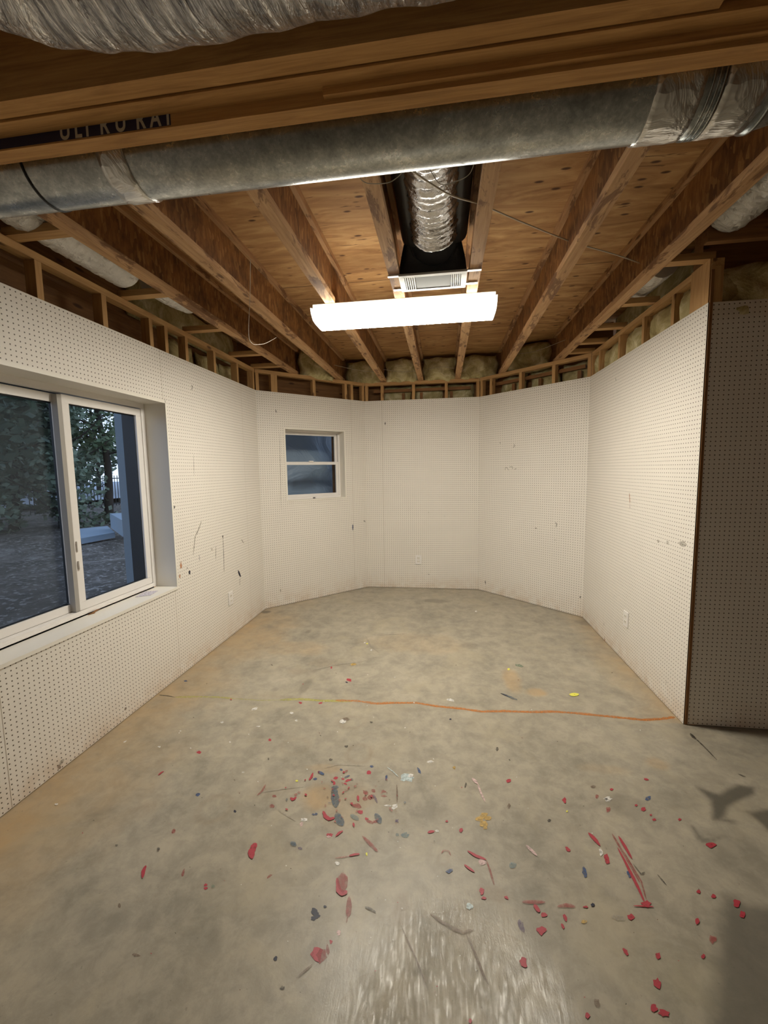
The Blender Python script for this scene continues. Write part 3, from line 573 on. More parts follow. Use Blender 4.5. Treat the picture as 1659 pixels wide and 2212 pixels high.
pegwall('wall_right', PD, Vector((XR, Y5, 0)), (), [], [('orange', [(1360, 1064), (1361, 1088)], .010), ('faded', [(1361, 1088), (1361, 1100)], .006), ('grey', [(1420, 1168), (1425, 1170)], .02), ('grey', [(1440, 1171), (1445, 1173)], .02), ('grey', [(1466, 1173), (1484, 1177)], .03), ('grey', [(1305, 1345), (1305, 1352)], .01), ('orange', [(1306, 1375), (1307, 1390)], .012), ('grey', [(1439, 1473), (1440, 1475)], .016), ('grey', [(1330, 816), (1331, 823)], .008)], u0=0.004)
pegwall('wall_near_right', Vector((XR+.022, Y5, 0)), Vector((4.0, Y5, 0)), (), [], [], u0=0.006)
# dark backing of the walls, unseen room sides behind the camera
def slab(name, a, b, mat=None):
    return struct(MB().box(a, b).build(name, mat or M['header']))
# outer shell following the bay, one wall each
def outer(name, P0, P1, hole=None, mat=None, z1=ZS, ext=0.0):
    d, n = seg(P0, P1); ln = (P1-P0).length; mb = MB()
    us = sorted({-ext, ln+ext} | (set(hole[:2]) if hole else set())); zs = sorted({-0.1, z1} | (set(hole[2:]) if hole else set()))
    for a, b in zip(us[:-1], us[1:]):
        for c, e in zip(zs[:-1], zs[1:]):
            if hole and hole[0] <= a+1e-6 and b-1e-6 <= hole[1] and hole[2] <= c+1e-6 and e-1e-6 <= hole[3]: continue
            o = P0+d*a-n*(OUT+.03); mb.obox((o.x, o.y, c), d*(b-a), -n*0.09, Vector((0, 0, e-c)))
    return struct(mb.build(name, mat or M['header']))
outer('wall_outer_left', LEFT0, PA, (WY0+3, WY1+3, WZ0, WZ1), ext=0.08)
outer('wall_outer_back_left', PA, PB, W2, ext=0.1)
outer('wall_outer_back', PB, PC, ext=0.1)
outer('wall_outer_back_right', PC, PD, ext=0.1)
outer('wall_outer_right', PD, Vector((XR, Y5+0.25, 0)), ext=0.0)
slab('wall_outer_near_right', (XR+.03, Y5+0.13, -.1), (4.1, Y5+0.22, ZS))
slab('wall_far_right', (4.0, -3.0, -.1), (4.1, Y5+.2, ZS), M['header'])
slab('wall_front', (XL-.3, -3.1, -.1), (4.1, -3.0, ZS), plain('grey_block_wall', (0.22, 0.20, 0.17), 0.9))
struct(MB().box((-2.6, -3.2, ZS), (4.2, 6.2, ZS+.02)).build('ceiling', M['plywood']))
# ------------------------------------------------------------------ stud framing above and behind the pegboard
def frame(label, P0, P1, studs, opening=None, wd=0.036, plate_ext=(0, 0)):
    d, n = seg(P0, P1); t = thing('stud_frame', label, 'wall framing', None, (P0.x, P0.y, 0)); ln = (P1-P0).length
    b0 = P0 - n*0.0065
    mb = MB(); o = b0-d*plate_ext[0]; mb.obox((o.x, o.y, HB-.040), d*(ln+plate_ext[0]+plate_ext[1]), -n*0.062, Vector((0, 0, .038)))
    part(mb, 'top_plate', M['lumber'], t)
    for u in studs:
        zs = [(0.0, HB-.041)]
        if opening and opening[0]-.02 < u+wd and u < opening[1]+.02: zs = [(0.0, opening[2]-.03), (opening[3]+.03, HB-.041)]
        for z0, z1 in zs:
            if z1-z0 < 0.05: continue
            o = b0+d*u; part(MB().obox((o.x, o.y, z0), Vector((0, 0, z1-z0)), d*wd, -n*0.062), 'stud', M['lumber'], t)
    return t
frame('bare wood studs and top plate above the left pegboard wall with the wide window', LEFT0, PA, [3+v for v in (-2.6, -2.2, -1.8, -1.4, -1, -.6, -.2, .3, .72, 1.12, 1.53, 1.932, 2.345, 2.752, 2.915, 3.162, 3.576, 3.996, 4.345)], (WY0+3, WY1+3, WZ0, WZ1))
frame('bare studs and plate above the angled wall holding the small window', PA, PB, [0.005, .179, .214, .69, 1.129, 1.216, 1.384], W2)
frame('bare studs and plate above the middle pegboard wall with the outlet', PB, PC, [0.003, .206, .606, 1.016, 1.404])
frame('bare studs and plate above the blank angled wall right of the middle', PC, PD, [0.004, .146, .549, .948, 1.323])
frame('studs and plate with insulation between, above the right pegboard wall', PD, Vector((XR, Y5, 0)), [0.003, .19, .63, 1.05, 1.45, 1.813])
MBc = MB().box((XR-.0, Y5+.004, HP+.001), (XR+.004, Y5+.18, HB-.001), 2)
tag(MBc.build('corner_board', M['lumber']), 'flat pine end board at the top of the right wall corner', 'board')
t = MB().box((XR+.006, Y5-.004, 0.003), (XR+.021, Y5+.03, HB-.06), 2)
tag(t.build('edge_strip', M['header']), 'dark wooden strip in the gap at the outside corner of the pegboard', 'trim strip')
# short blocks between plates and the outermost joists
def block(x0, x1, y, label, h=.038, dy=.062):
    t = MB().box((x0, y, HB+.001), (x1, y+dy, HB+h), 0); tag(t.build('blocking_board', M['lumber']), label, 'wood block', 'short blocks beside the outermost joists')
LJ = -1.728
for y, l in ((1.80, 'short wood block left of the leftmost joist, nearest the round duct'), (2.50, 'short wood block left of the leftmost joist, just past the bright duct wrap'), (3.17, 'short wood block left of the leftmost joist, third from the camera'),
             (3.89, 'short wood block left of the leftmost joist, above the far end of the left wall'), (4.36, 'short wood block at the corner of the left wall and the angled window wall')):
    block(XL-.03, LJ, y, l)
for y, l in ((Y5+.01, 'wide wood block over the outside corner of the right wall'), (3.21, 'short wood block right of the rightmost joist, second from the corner'), (3.72, 'short wood block right of the rightmost joist, third from the corner'),
             (4.12, 'short wood block right of the rightmost joist, fourth from the corner'), (4.44, 'short wood block farthest back beside the right wall')):
    block(1.238, XR+.03, y, l)
# ------------------------------------------------------------------ I-joists
JX = [(-1.695, 4.80, 'leftmost wooden I-joist, running beside the left wall'), (-1.262, 5.30, 'second wooden I-joist from the left, with a twine loop beside it'),
      (-0.745, 5.55, 'stained wooden I-joist left of the vent, ending behind the left part of the light'), (-0.277, 5.55, 'wooden I-joist just left of the foil duct and vent'),
      (0.181, 5.55, 'wooden I-joist just right of the foil duct and vent'), (0.692, 5.30, 'stained wooden I-joist crossed by the cream cable, right of the light'),
      (1.203, 4.85, 'rightmost wooden I-joist, running beside the right wall')]
for x, ye, lab in JX:
    t = thing('wooden_joist', lab, 'joist', 'I-joists under the floor above', (x, 1.0, HB))
    hw = .033
    part(MB().box((x-hw, 1.0, HB), (x+hw, ye, HB+.038), 1), 'bottom_flange', M['flange'], t, bevel=.0015)
    part(MB().box((x-hw, 1.0, ZS-.040), (x+hw, ye, ZS-.001), 1), 'top_flange', M['flange'], t)
    part(MB().box((x-.006, 1.0, HB+.038), (x+.006, ye-.02, ZS-.040), 1), 'web', M['osb'], t)
# ------------------------------------------------------------------ insulation
def batt(label, c, w_, h_, dirv, nrm, th=.09, amp=.02):
    """pillowy batt standing at c (lower middle), spanning w_ along dirv"""
    mb = MB(); mb.smooth = True; nu, nv = 15, 11; rs = random.Random(int(c[0]*100)+int(c[1]*77))
    ph = [rs.random()*6 for _ in range(8)]; dirv, nrm = Vector(dirv).normalized(), Vector(nrm).normalized(); c = Vector(c)
    def P(i, j, back=False):
        u, v = i/(nu-1), j/(nv-1); e = min(u, 1-u, v, 1-v); r = 1-math.exp(-e*9)
        bul = (-th if back else 0)+(0 if back else r*.045+amp*(math.sin(u*7+ph[0])*math.cos(v*5+ph[1])+.6*math.sin(u*15+v*11+ph[2])))
        edge = .012*math.sin(v*9+ph[3])*(1 if i in (0, nu-1) else 0)
        return c+dirv*((u-.5)*w_+edge)+Vector((0, 0, v*h_+.010*math.sin(u*8+ph[4])*(1 if j == nv-1 else 0)))+nrm*bul
    for i in range(nu-1):
        for j in range(nv-1):
            q = [P(i, j), P(i+1, j), P(i+1, j+1), P(i, j+1)]
            if (q[1]-q[0]).cross(q[3]-q[0]).dot(nrm) < 0: q = q[::-1]
            mb.quad(q)
            qb = [P(i, j, True), P(i+1, j, True), P(i+1, j+1, True), P(i, j+1, True)]
            if (qb[1]-qb[0]).cross(qb[3]-qb[0]).dot(nrm) > 0: qb = qb[::-1]
            mb.quad(qb)
    for i in range(nu-1):
        for j in (0, nv-1): mb.quad([P(i, j), P(i+1, j), P(i+1, j, True), P(i, j, True)])
    for j in range(nv-1):
        for i in (0, nu-1): mb.quad([P(i, j), P(i, j+1), P(i, j+1, True), P(i, j, True)])
    o = mb.build('insulation_batt', M['batt']); bmn = bmesh.new(); bmn.from_mesh(o.data); bmesh.ops.remove_doubles(bmn, verts=bmn.verts, dist=1e-4); bmesh.ops.recalc_face_normals(bmn, faces=bmn.faces); bmn.to_mesh(o.data); bmn.free()
    tag(o, label, 'insulation', 'fibreglass batts in the ceiling bays')
d_r, n_r = seg(PC, PD)
for i, lab in enumerate(('yellowish insulation batt closing the back of the leftmost joist bay', 'yellowish insulation batt closing the second joist bay, above the small window', 'yellowish insulation batt at the back of the bay behind the left half of the light',
        'yellowish insulation batt at the back of the bay straight behind the vent', 'yellowish insulation batt behind the right end of the light', 'yellowish insulation batt at the back of the bay between the two right-hand joists')):
    xa, xb = JX[i][0]+.012, JX[i+1][0]-.012; xc = (xa+xb)/2; wd = xb-xa
    if i == 0: dv, nv_, y = (1, .55, 0), (.55, -1, 0), 4.93
    elif i == 5: dv, nv_, y = (1, -.5, 0), (-.5, -1, 0), 5.08
    else: dv, nv_, y = (1, 0, 0), (0, -1, 0), 5.42
    batt(lab, (xc, y, HB-.03), (wd-.035)*(1.1 if i in (0, 5) else 1), .30, dv, nv_, .06)
# batts in the right wall's stud bays, and a few behind the others
ys = [4.458-u for u in (.003, .19, .63, 1.05, 1.45, 1.813)]
for (a, b), lab in zip(zip(ys[:-1], ys[1:]), ('small insulation batt in the narrow stud bay at the back end of the right wall', 'insulation batt above the right wall, second stud bay from its back end', 'insulation batt above the right wall, middle stud bay',
        'insulation batt above the right wall, second stud bay from the outside corner', 'insulation batt above the right wall, nearest the outside corner')):
    batt(lab, (XR+.062, (a+b)/2-.018, HP-.25), (a-b)-.045, .435, (0, -1, 0), (-1, 0, 0), .10, .012)
batt('long insulation batt above the left wall, in the gap past the bright duct wrap', (XL-.19, 3.55, HB+.01), 1.5, .28, (0, 1, 0), (1, 0, 0), .02, .012)
batt('long insulation batt above the right wall, in the gap behind the short blocks', (XR+.19, 3.75, HB+.01), 1.3, .28, (0, -1, 0), (-1, 0, 0), .02, .012)
batt('bulging insulation batt above the dark pegboard right of the outside corner', (1.80, Y5+.05, HP-.1), .52, .30, (1, 0, 0), (0, -1, 0), .05)
batt('insulation batt at the frame edge above the dark pegboard', (2.42, Y5+.05, HP-.1), .5, .30, (1, 0, 0), (0, -1, 0), .05)
for k, (u, lab) in enumerate(((.40, 'insulation behind the studs of the middle wall, left bay'), (.80, 'insulation behind the studs of the middle wall, centre bay'), (1.20, 'insulation behind the studs of the middle wall, right bay'))):
    p = PB+Vector((u, .20, 0)); batt(lab, (p.x, p.y, HP-.2), .36, .40, (1, 0, 0), (0, -1, 0), .02, .008)
for k, (u, lab) in enumerate(((.36, 'insulation behind the studs of the blank angled wall, bay nearest the middle'), (.76, 'insulation behind the studs of the blank angled wall, centre bay'), (1.14, 'insulation behind the studs of the blank angled wall, bay nearest the right wall'))):
    p = PC+d_r*u-n_r*.19; batt(lab, (p.x, p.y, HP-.2), .34, .40, d_r, n_r, .02, .008)
for y, lab in ((3.37, 'insulation behind the studs of the left wall past the window'), (3.79, 'insulation behind the left wall studs, second bay from the far corner'), (4.18, 'insulation behind the left wall studs at the far corner')):
    batt(lab, (XL-.19, y, HP-.2), .34, .40, (0, 1, 0), (1, 0, 0), .02, .008)
# second row of framing seen through the bays of the back walls
for (P0, P1, us, lab) in ((PB, PC, (.47, .70, 1.08), 'second row of wood framing seen through the bays above the middle wall'), (PC, PD, (.40, .74, 1.18), 'second row of wood framing seen through the bays above the blank angled wall')):
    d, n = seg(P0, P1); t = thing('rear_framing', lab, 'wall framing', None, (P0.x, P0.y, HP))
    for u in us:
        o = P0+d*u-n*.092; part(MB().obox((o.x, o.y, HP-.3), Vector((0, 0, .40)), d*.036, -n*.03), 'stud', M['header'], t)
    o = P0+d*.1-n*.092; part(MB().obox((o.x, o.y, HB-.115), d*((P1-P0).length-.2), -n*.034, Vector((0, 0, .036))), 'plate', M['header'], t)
# ------------------------------------------------------------------ LVL beam
t = thing('laminated_beam', 'triple laminated timber beam running across the ceiling in front of the round duct', 'beam', None, (0, 1.06, 2.45))
part(MB().box((-2.2, 1.090, 2.450), (3.9, 1.134, HB-.001), 0), 'beam_ply', M['lvl'], t)
part(MB().box((-2.2, 1.0445, 2.481), (3.9, 1.0895, HB-.001), 0), 'beam_ply', M['lvl'], t)
part(MB().box((-2.2, .996, 2.486), (.56, 1.0415, HB-.001), 0), 'beam_ply', M['lvl'], t)
part(MB().box((.563, .996, 2.500), (3.9, 1.0415, HB-.001), 0), 'beam_ply', M['lvl'], t)
xs_ = at(700, 215, 2, 2.46).x
part(MB().box((xs_, 1.077, 2.462), (3.9, 1.0899, 2.4808), 0), 'shim_strip', M['lvl'], t)
M['print_blue'] = plain('blue_print_band', (0.018, 0.016, 0.055), 0.6); M['print_white'] = plain('white_print', (0.55, 0.50, 0.40), 0.6)
yb = 1.0899-.0012
def bx_(px, py): q = at(px, py, 1, yb); return q
band = MB(); xr = bx_(368, 262).x; band.box((-2.1, yb+.0003, 2.4545), (xr, yb+.0011, 2.4805), 0)
bo = part(band, 'printed_band', M['print_blue'], t)
# worn print letters, only their lower halves visible under the neighbouring ply
def letters(items):
    cu = []
    for ch, px, py, size in items:
        c = bpy.data.curves.new('letter', 'FONT'); c.body = ch; c.size = size; c.extrude = 0.0002; c.offset = 0.0016; c.align_x = 'CENTER'
        o = bpy.data.objects.new('letter', c); COL.objects.link(o); q = bx_(px, py)
        o.matrix_world = Matrix.Translation((q.x, yb, 2.4565)) @ Matrix.Rotation(math.radians(90), 4, 'X') @ Matrix.Scale(0.72, 4, (1, 0, 0))
        cu.append(o)
    bpy.context.view_layer.update(); dg = bpy.context.evaluated_depsgraph_get(); bmn = bmesh.new()
    for o in cu:
        me = o.evaluated_get(dg).to_mesh(); me.transform(o.matrix_world); bmn.from_mesh(me); o.evaluated_get(dg).to_mesh_clear()
    me = bpy.data.meshes.new('printed_letters'); bmn.to_mesh(me); bmn.free(); me.materials.append(M['print_white'])
    for o in cu: c = o.data; bpy.data.objects.remove(o); bpy.data.curves.remove(c)
    r = bpy.data.objects.new('printed_letters', me); COL.objects.link(r); r.parent = bo
    r.matrix_parent_inverse = Matrix.Translation(-parent_world(bo)); return r
letters([('U', 141, 299, .062), ('L', 169, 293, .062), ('T', 189, 290, .062), ('R', 226, 285, .062), ('U', 261, 280, .062), ('R', 304, 273, .062), ('A', 336, 268, .062), ('T', 363, 265, .062)])
# ------------------------------------------------------------------ ducts
def arc_path(pts, n=14):
    """Catmull-Rom through pts"""
    P = [Vector(p) for p in pts]; P = [P[0]*2-P[1]]+P+[P[-1]*2-P[-2]]; out = []
    for i in range(1, len(P)-2):
        for k in range(n):
            s = k/n; a, b, c, d = P[i-1], P[i], P[i+1], P[i+2]
            out.append(.5*((2*b)+(c-a)*s+(2*a-5*b+4*c-d)*s*s+(3*b-a-3*c+d)*s**3))
    out.append(P[-2]); return out
DY, DZ, DR = 1.262, 2.509, .100
t = thing('round_duct', 'galvanised round metal duct running across under the joists', 'duct', None, (0, DY, DZ))
main = MB().tube([(x, DY, DZ) for x in np.linspace(-2.0, .69, 40)], DR, 48)
part(main, 'duct_pipe', M['galv'], t)
elb = arc_path([(.69, DY, DZ), (.77, DY, DZ), (.86, DY, DZ+.03), (.93, DY, DZ+.11), (.95, DY, DZ+.22), (.95, DY, DZ+.44)], 6)
part(MB().tube(elb, DR+.001, 48), 'duct_elbow', M['galv'], t)
def tape(x0, x1, nm='foil_tape', mat='tape'):
    mb = MB(); n = max(3, int((x1-x0)/.012)); mb.tube([(x, DY, DZ) for x in np.linspace(x0, x1, n)], DR+.0035, 48, wr=.022); return part(mb, nm, M[mat], t)
xa = at(283, 400, 1, DY).x
a0 = at(262, 340, 2, 2.45).x; tape(-.985, -.90)
tape(.505, .615); tape(.66, .76)
for x in (-1.245, -1.235): pass
part(MB().tube([(-1.235, DY, DZ), (-1.229, DY, DZ)], DR+.003, 48), 'seam_band', M['black'], t)
for x in (.628, .64, .652): part(MB().tube([(x, DY, DZ), (x+.004, DY, DZ)], DR+.005, 48), 'crimp_ring', M['galv'], t)
part(MB().tube([(.775, DY, DZ), (.783, DY, DZ)], DR+.006, 48), 'crimp_ring', M['galv'], t)
# small wires dangling at the round duct
# foil wrapped duct in the upper left
path = arc_path([(1.35, .70, 2.70), (.8, .735, 2.60), (.3, .75, 2.555), (-.2, .75, 2.55), (-.60, .75, 2.55), (-.80, .67, 2.555), (-.89, .42, 2.58), (-.90, .0, 2.62), (-.9, -.9, 2.62)], 22)
mb = MB(); rs = [.179+.002*math.sin(i*.9) for i in range(len(path))]
mb.tube(path, rs, 72, wr=.012)
tag(mb.build('wrapped_duct', M['foil_big']), 'large foil wrapped duct crossing the top left of the ceiling', 'duct')
path = arc_path([(-1.02, 1.0-.09, 2.60), (-1.02, .60, 2.58), (-1.05, .2, 2.58), (-1.05, -.8, 2.6)], 16)
path = [p+Vector((-.13, 0, 0)) for p in path]
tag(MB().tube(path, .085, 36, wr=.05).build('foil_duct', M['foil_side']), 'rounded foil duct end at the far left edge beside the large wrapped duct', 'duct')
# flexible duct with boot and register between the two middle joists
t = thing('flexible_duct', 'crinkled silver flexible duct dropping to the ceiling vent', 'duct', None, (-.05, 2.0, 2.8))
path = arc_path([(-.055, 1.28, 2.80), (-.055, 1.6, 2.825), (-.05, 1.9, 2.83), (-.045, 2.15, 2.82), (-.045, 2.33, 2.79)], 26)
rs = [.118+.004*math.sin(i*1.3)+.003*math.sin(i*.37) for i in range(len(path))]
part(MB().tube(path, rs, 60, wr=.05, flat=.93), 'foil_jacket', M['foil'], t)
mb = MB(); mb.tube(arc_path([(-.055, 1.30, 2.80), (-.055, 1.46, 2.815)], 10), .128, 60, wr=.06); part(mb, 'foil_collar', M['foil'], t)
for s in (-1, 1):
    mb = MB(); mb.tube([(-.05+s*.118, 1.35, 2.86), (-.05+s*.126, 1.7, 2.855), (-.045+s*.122, 2.0, 2.85), (-.045+s*.118, 2.2, 2.84), (-.045+s*.112, 2.4, 2.82)], [.06, .058, .055, .06, .065], 20, wr=.08); part(mb, 'black_jacket', M['black_jacket'], t)
# vent register
RX0, RX1, RY0, RY1, RZ = -.252, .136, 2.495, 2.712, 2.655
t = thing('ceiling_vent', 'grey rectangular ceiling vent hung on metal strips above the light', 'vent', None, (-.06, 2.6, RZ))
mb = MB()
# boot: tapers from duct oval up to the rectangular frame
def loop_rect(x0, x1, y0, y1, z, n=8):
    q = []
    for k in range(n): q.append((x0+(x1-x0)*k/n, y0, z))
    for k in range(n): q.append((x1, y0+(y1-y0)*k/n, z))
    for k in range(n): q.append((x1-(x1-x0)*k/n, y1, z))
    for k in range(n): q.append((x0, y1-(y1-y0)*k/n, z))
    return q
def loop_oval(c, ax, az, n=32, tilt=1.0):
    q = []
    for k in range(n):
        a = -math.pi*.75+2*math.pi*k/n
        q.append((c[0]+ax*math.cos(a), c[1]+az*math.sin(a)*(1-tilt), c[2]-az*math.sin(a)*tilt*-1))
    return q
L0 = loop_rect(RX0+.005, RX1-.005, RY0+.005, RY1-.005, RZ+.014); L1 = loop_rect(RX0+.01, RX1-.01, RY0+.012, RY1-.012, RZ+.07)
L2 = loop_rect(RX0+.035, RX1-.035, RY0-.03, RY1-.03, RZ+.15); L3 = []
for k, p in enumerate(L2):
    a = math.atan2(p[1]-(RY0+RY1)/2+.03, p[0]+.058); L3.append((-.048+.125*math.cos(a), 2.42+.06*math.sin(a), 2.80-.11*math.sin(a)))
Ls = [L0, L1, L2, L3]; base = 0
for lp in Ls:
    for p in lp: mb.v.append(p); mb.g.append(p)
nn_ = len(L0)
for i in range(3):
    for k in range(nn_):
        k2 = (k+1) % nn_; mb.f.append((i*nn_+k, i*nn_+k2, (i+1)*nn_+k2, (i+1)*nn_+k)); mb.mi.append(0); mb.uv.append([(0, 0)]*4)
mb.smooth = True
part(mb, 'duct_boot', M['boot'], t)
fr = MB()
fr.box((RX0, RY0, RZ), (RX1, RY0+.028, RZ+.012)); fr.box((RX0, RY1-.028, RZ), (RX1, RY1, RZ+.012))
fr.box((RX0, RY0+.028, RZ), (RX0+.032, RY1-.028, RZ+.012)); fr.box((RX1-.032, RY0+.028, RZ), (RX1, RY1-.028, RZ+.012))
part(fr, 'register_frame', M['grille'], t, bevel=.002)
pn = MB().box((-.156, RY0+.028, RZ+.003), (.044, RY1-.028, RZ+.012)); part(pn, 'damper_plate', M['grille_dark'], t)
part(MB().box((RX0+.03, RY0+.02, RZ+.010), (RX1-.03, RY1-.02, RZ+.0135)), 'vent_backing', M['black'], t)
for x0, x1 in ((RX0+.036, -.160), (.048, RX1-.036)):
    for x in np.linspace(x0, x1-.006, 5): part(MB().obox((x, RY0+.028, RZ), (0, RY1-RY0-.056, 0), (.004, 0, .009), (.003, 0, -.001)), 'louver', M['vinyl'], t)
for (x0, x1, y) in ((-.315, RX0-.001, RY0+.006), (RX1+.001, .214, RY0+.006), (RX1+.001, .205, RY1-.045), (-.30, RX0-.001, RY1-.03)):
    part(MB().box((x0, y, HB-.008), (x1, y+.022, HB-.003)), 'hanger_strip', M['bright_metal'], t)
# ------------------------------------------------------------------ fluorescent fixture
FX0, FX1, FY0, FY1, FZ0, FZ1 = -.872, .338, 2.80, 3.12, 2.567, 2.630
t = thing('fluorescent_light', 'long glowing fluorescent wraparound light fixed under the joists', 'ceiling light', None, (-.26, 2.93, HB))
part(MB().box((FX0+.006, FY0+.03, FZ1-.004), (FX1-.006, FY1-.03, HB-.001)), 'housing', M['white'], t, bevel=.003)
cs = [(FY0, FZ1), (FY0+.012, FZ1-.028), (FY0+.05, FZ0+.006), (FY0+.10, FZ0), (FY1-.10, FZ0), (FY1-.05, FZ0+.006), (FY1-.012, FZ1-.028), (FY1, FZ1)]
mb = MB()
for (a, b) in zip(cs[:-1], cs[1:]): mb.quad([(FX0+.008, a[0], a[1]), (FX0+.008, b[0], b[1]), (FX1-.008, b[0], b[1]), (FX1-.008, a[0], a[1])])
mb.quad([(FX0+.008, FY1, FZ1), (FX0+.008, FY0, FZ1), (FX1-.008, FY0, FZ1), (FX1-.008, FY1, FZ1)])
mb.mi = [1, 1, 0, 0, 0, 1, 1, 1]; part(mb, 'acrylic_lens', [M['lens'], M['lens_side']], t)
for x in (FX0, FX1-.008):
    mb = MB(); k = len(cs); cc = [(y, z) for y, z in cs]
    cc = [(2.93+(y-2.93)*1.02, FZ1+.004-(FZ1-z)*1.08) for y, z in cs]
    f0 = [(x, y, z) for y, z in cc]; f1 = [(x+.008, y, z) for y, z in cc]
    mb.quad(f0[::-1]); mb.quad(f1)
    for i in range(k): mb.quad([f0[i], f0[(i+1) % k], f1[(i+1) % k], f1[i]])
    part(mb, 'end_cap', M['endcap'], t)
# added fill light, unseen behind the camera, to brighten beam and ducts
t = thing('fluorescent_light', 'added fluorescent-shaped fill light under the joists, unseen behind the viewpoint', 'ceiling light', None, (.9, -1.6, HB))
part(MB().box((.25, -1.75, HB-.03), (1.45, -1.45, HB-.001)), 'housing', M['white'], t)
part(MB().box((.26, -1.77, HB-.085), (1.44, -1.43, HB-.031)), 'acrylic_lens', M['rear_fill'], t)
# ------------------------------------------------------------------ side ducts seen in the gaps
path = arc_path([(-1.895, 1.2, 2.815), (-1.895, 1.6, 2.81), (-1.895, 2.0, 2.805), (-1.895, 2.4, 2.805)], 20)
tag(MB().tube(path, [.128+.003*math.sin(i*2.1) for i in range(len(path))], 40, wr=.03).build('wrapped_duct', M['foil_side']), 'pale wrapped duct in the gap left of the leftmost joist', 'duct')
path = arc_path([(-1.87, 2.63, 2.83), (-1.86, 2.8, 2.825), (-1.85, 2.98, 2.84)], 12)
tag(MB().tube(path, .11, 30, wr=.04).build('wrapped_duct', M['foil_side']), 'short piece of pale wrapped duct showing past the second left block', 'duct')
path = arc_path([(1.50, 1.0, 2.86), (1.475, 1.6, 2.86), (1.465, 2.1, 2.86), (1.455, 2.5, 2.86)], 30)
tag(MB().tube(path, [.112+.006*math.sin(i*1.7) for i in range(len(path))], 40, wr=.05).build('wrapped_duct', M['foil_side']), 'crumpled pale duct in the gap right of the rightmost joist', 'duct')
path = arc_path([(1.37, 3.0, 2.85), (1.36, 3.2, 2.84), (1.36, 3.42, 2.85)], 10)
tag(MB().tube(path, .11, 30, wr=.04).build('wrapped_duct', M['foil_side']), 'small piece of pale duct between the blocks above the right wall', 'duct')
# joist ledger right of the corner
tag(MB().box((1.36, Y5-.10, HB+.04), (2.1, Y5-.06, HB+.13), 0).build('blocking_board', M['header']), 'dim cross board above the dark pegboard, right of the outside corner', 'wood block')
tag(MB().box((2.02, -1.0, HB), (2.10, Y5+.1, ZS-.002), 1).build('wooden_joist', M['osb']), 'dark joist at the right frame edge above the dark pegboard', 'joist')
# ------------------------------------------------------------------ cables and strings
def cable(name, label, pts, r, mat='cable', cat='cable', n=10):
    tag(MB().tube(arc_path(pts, n), r, 8).build(name, M[mat]), label, cat)
c = [at(893, 372, 2, 2.66), at(930, 395, 2, 2.66), at(985, 422, 2, 2.68), at(1035, 440, 2, 2.72)]
cable('electric_cable', 'cream cable running from the foil duct across the joists to the right', [at(880, 362, 2, 2.69), at(925, 393, 2, 2.69), at(975, 422, 2, 2.70), at(1034, 440, 2, 2.74), at(1072, 456, 2, 2.79), at(1140, 485, 2, 2.81), at(1240, 524, 2, 2.80), at(1330, 550, 2, 2.80), at(1393, 572, 2, 2.80)], .0036)
cable('twine_loop', 'thin pale twine loop hanging from the second joist from the left', [at(541, 560, 2, 2.72), at(540, 640, 0, -1.2), at(537, 720, 0, -1.2), at(545, 742, 0, -1.2), at(560, 744, 0, -1.2), at(575, 741, 0, -1.2), at(597, 729, 0, -1.2)], .0015, 'web_thread', 'string')
cable('thin_wire', 'thin wire across the bay behind the left half of the light', [(-1.22, 4.75, 2.75), (-1.0, 5.0, 2.74), (-.80, 5.2, 2.75)], .002, 'web_thread', 'wire')
cable('thin_wire', 'thin wire across the bay straight behind the vent', [(-.72, 5.2, 2.78), (-.5, 5.3, 2.765), (-.31, 5.3, 2.77)], .002, 'web_thread', 'wire')
cable('thin_wire', 'thin curved wire in the back bay right of the vent', [(-.20, 5.3, 2.78), (-.02, 5.3, 2.80), (.14, 5.28, 2.77)], .002, 'web_thread', 'wire')
cable('thin_wire', 'thin wire between the two right-hand joists near the back', [(.72, 4.85, 2.79), (.95, 4.7, 2.77), (1.19, 4.45, 2.80)], .002, 'web_thread', 'wire')
cable('thin_wire', 'thin wire drooping from the round duct left of the flexible duct', [at(772, 375, 1, 1.364), at(785, 392, 1, 1.364), at(805, 397, 1, 1.364), at(840, 394, 1, 1.364), at(864, 378, 1, 1.364), at(872, 362, 1, 1.364)], .0012, 'web_thread', 'wire')
cable('thin_wire', 'thin wire drooping from the round duct right of the flexible duct', [at(925, 360, 1, 1.364), at(952, 398, 1, 1.364), at(990, 390, 1, 1.364), at(1014, 376, 1, 1.364), at(1025, 352, 1, 1.364)], .0012, 'web_thread', 'wire')
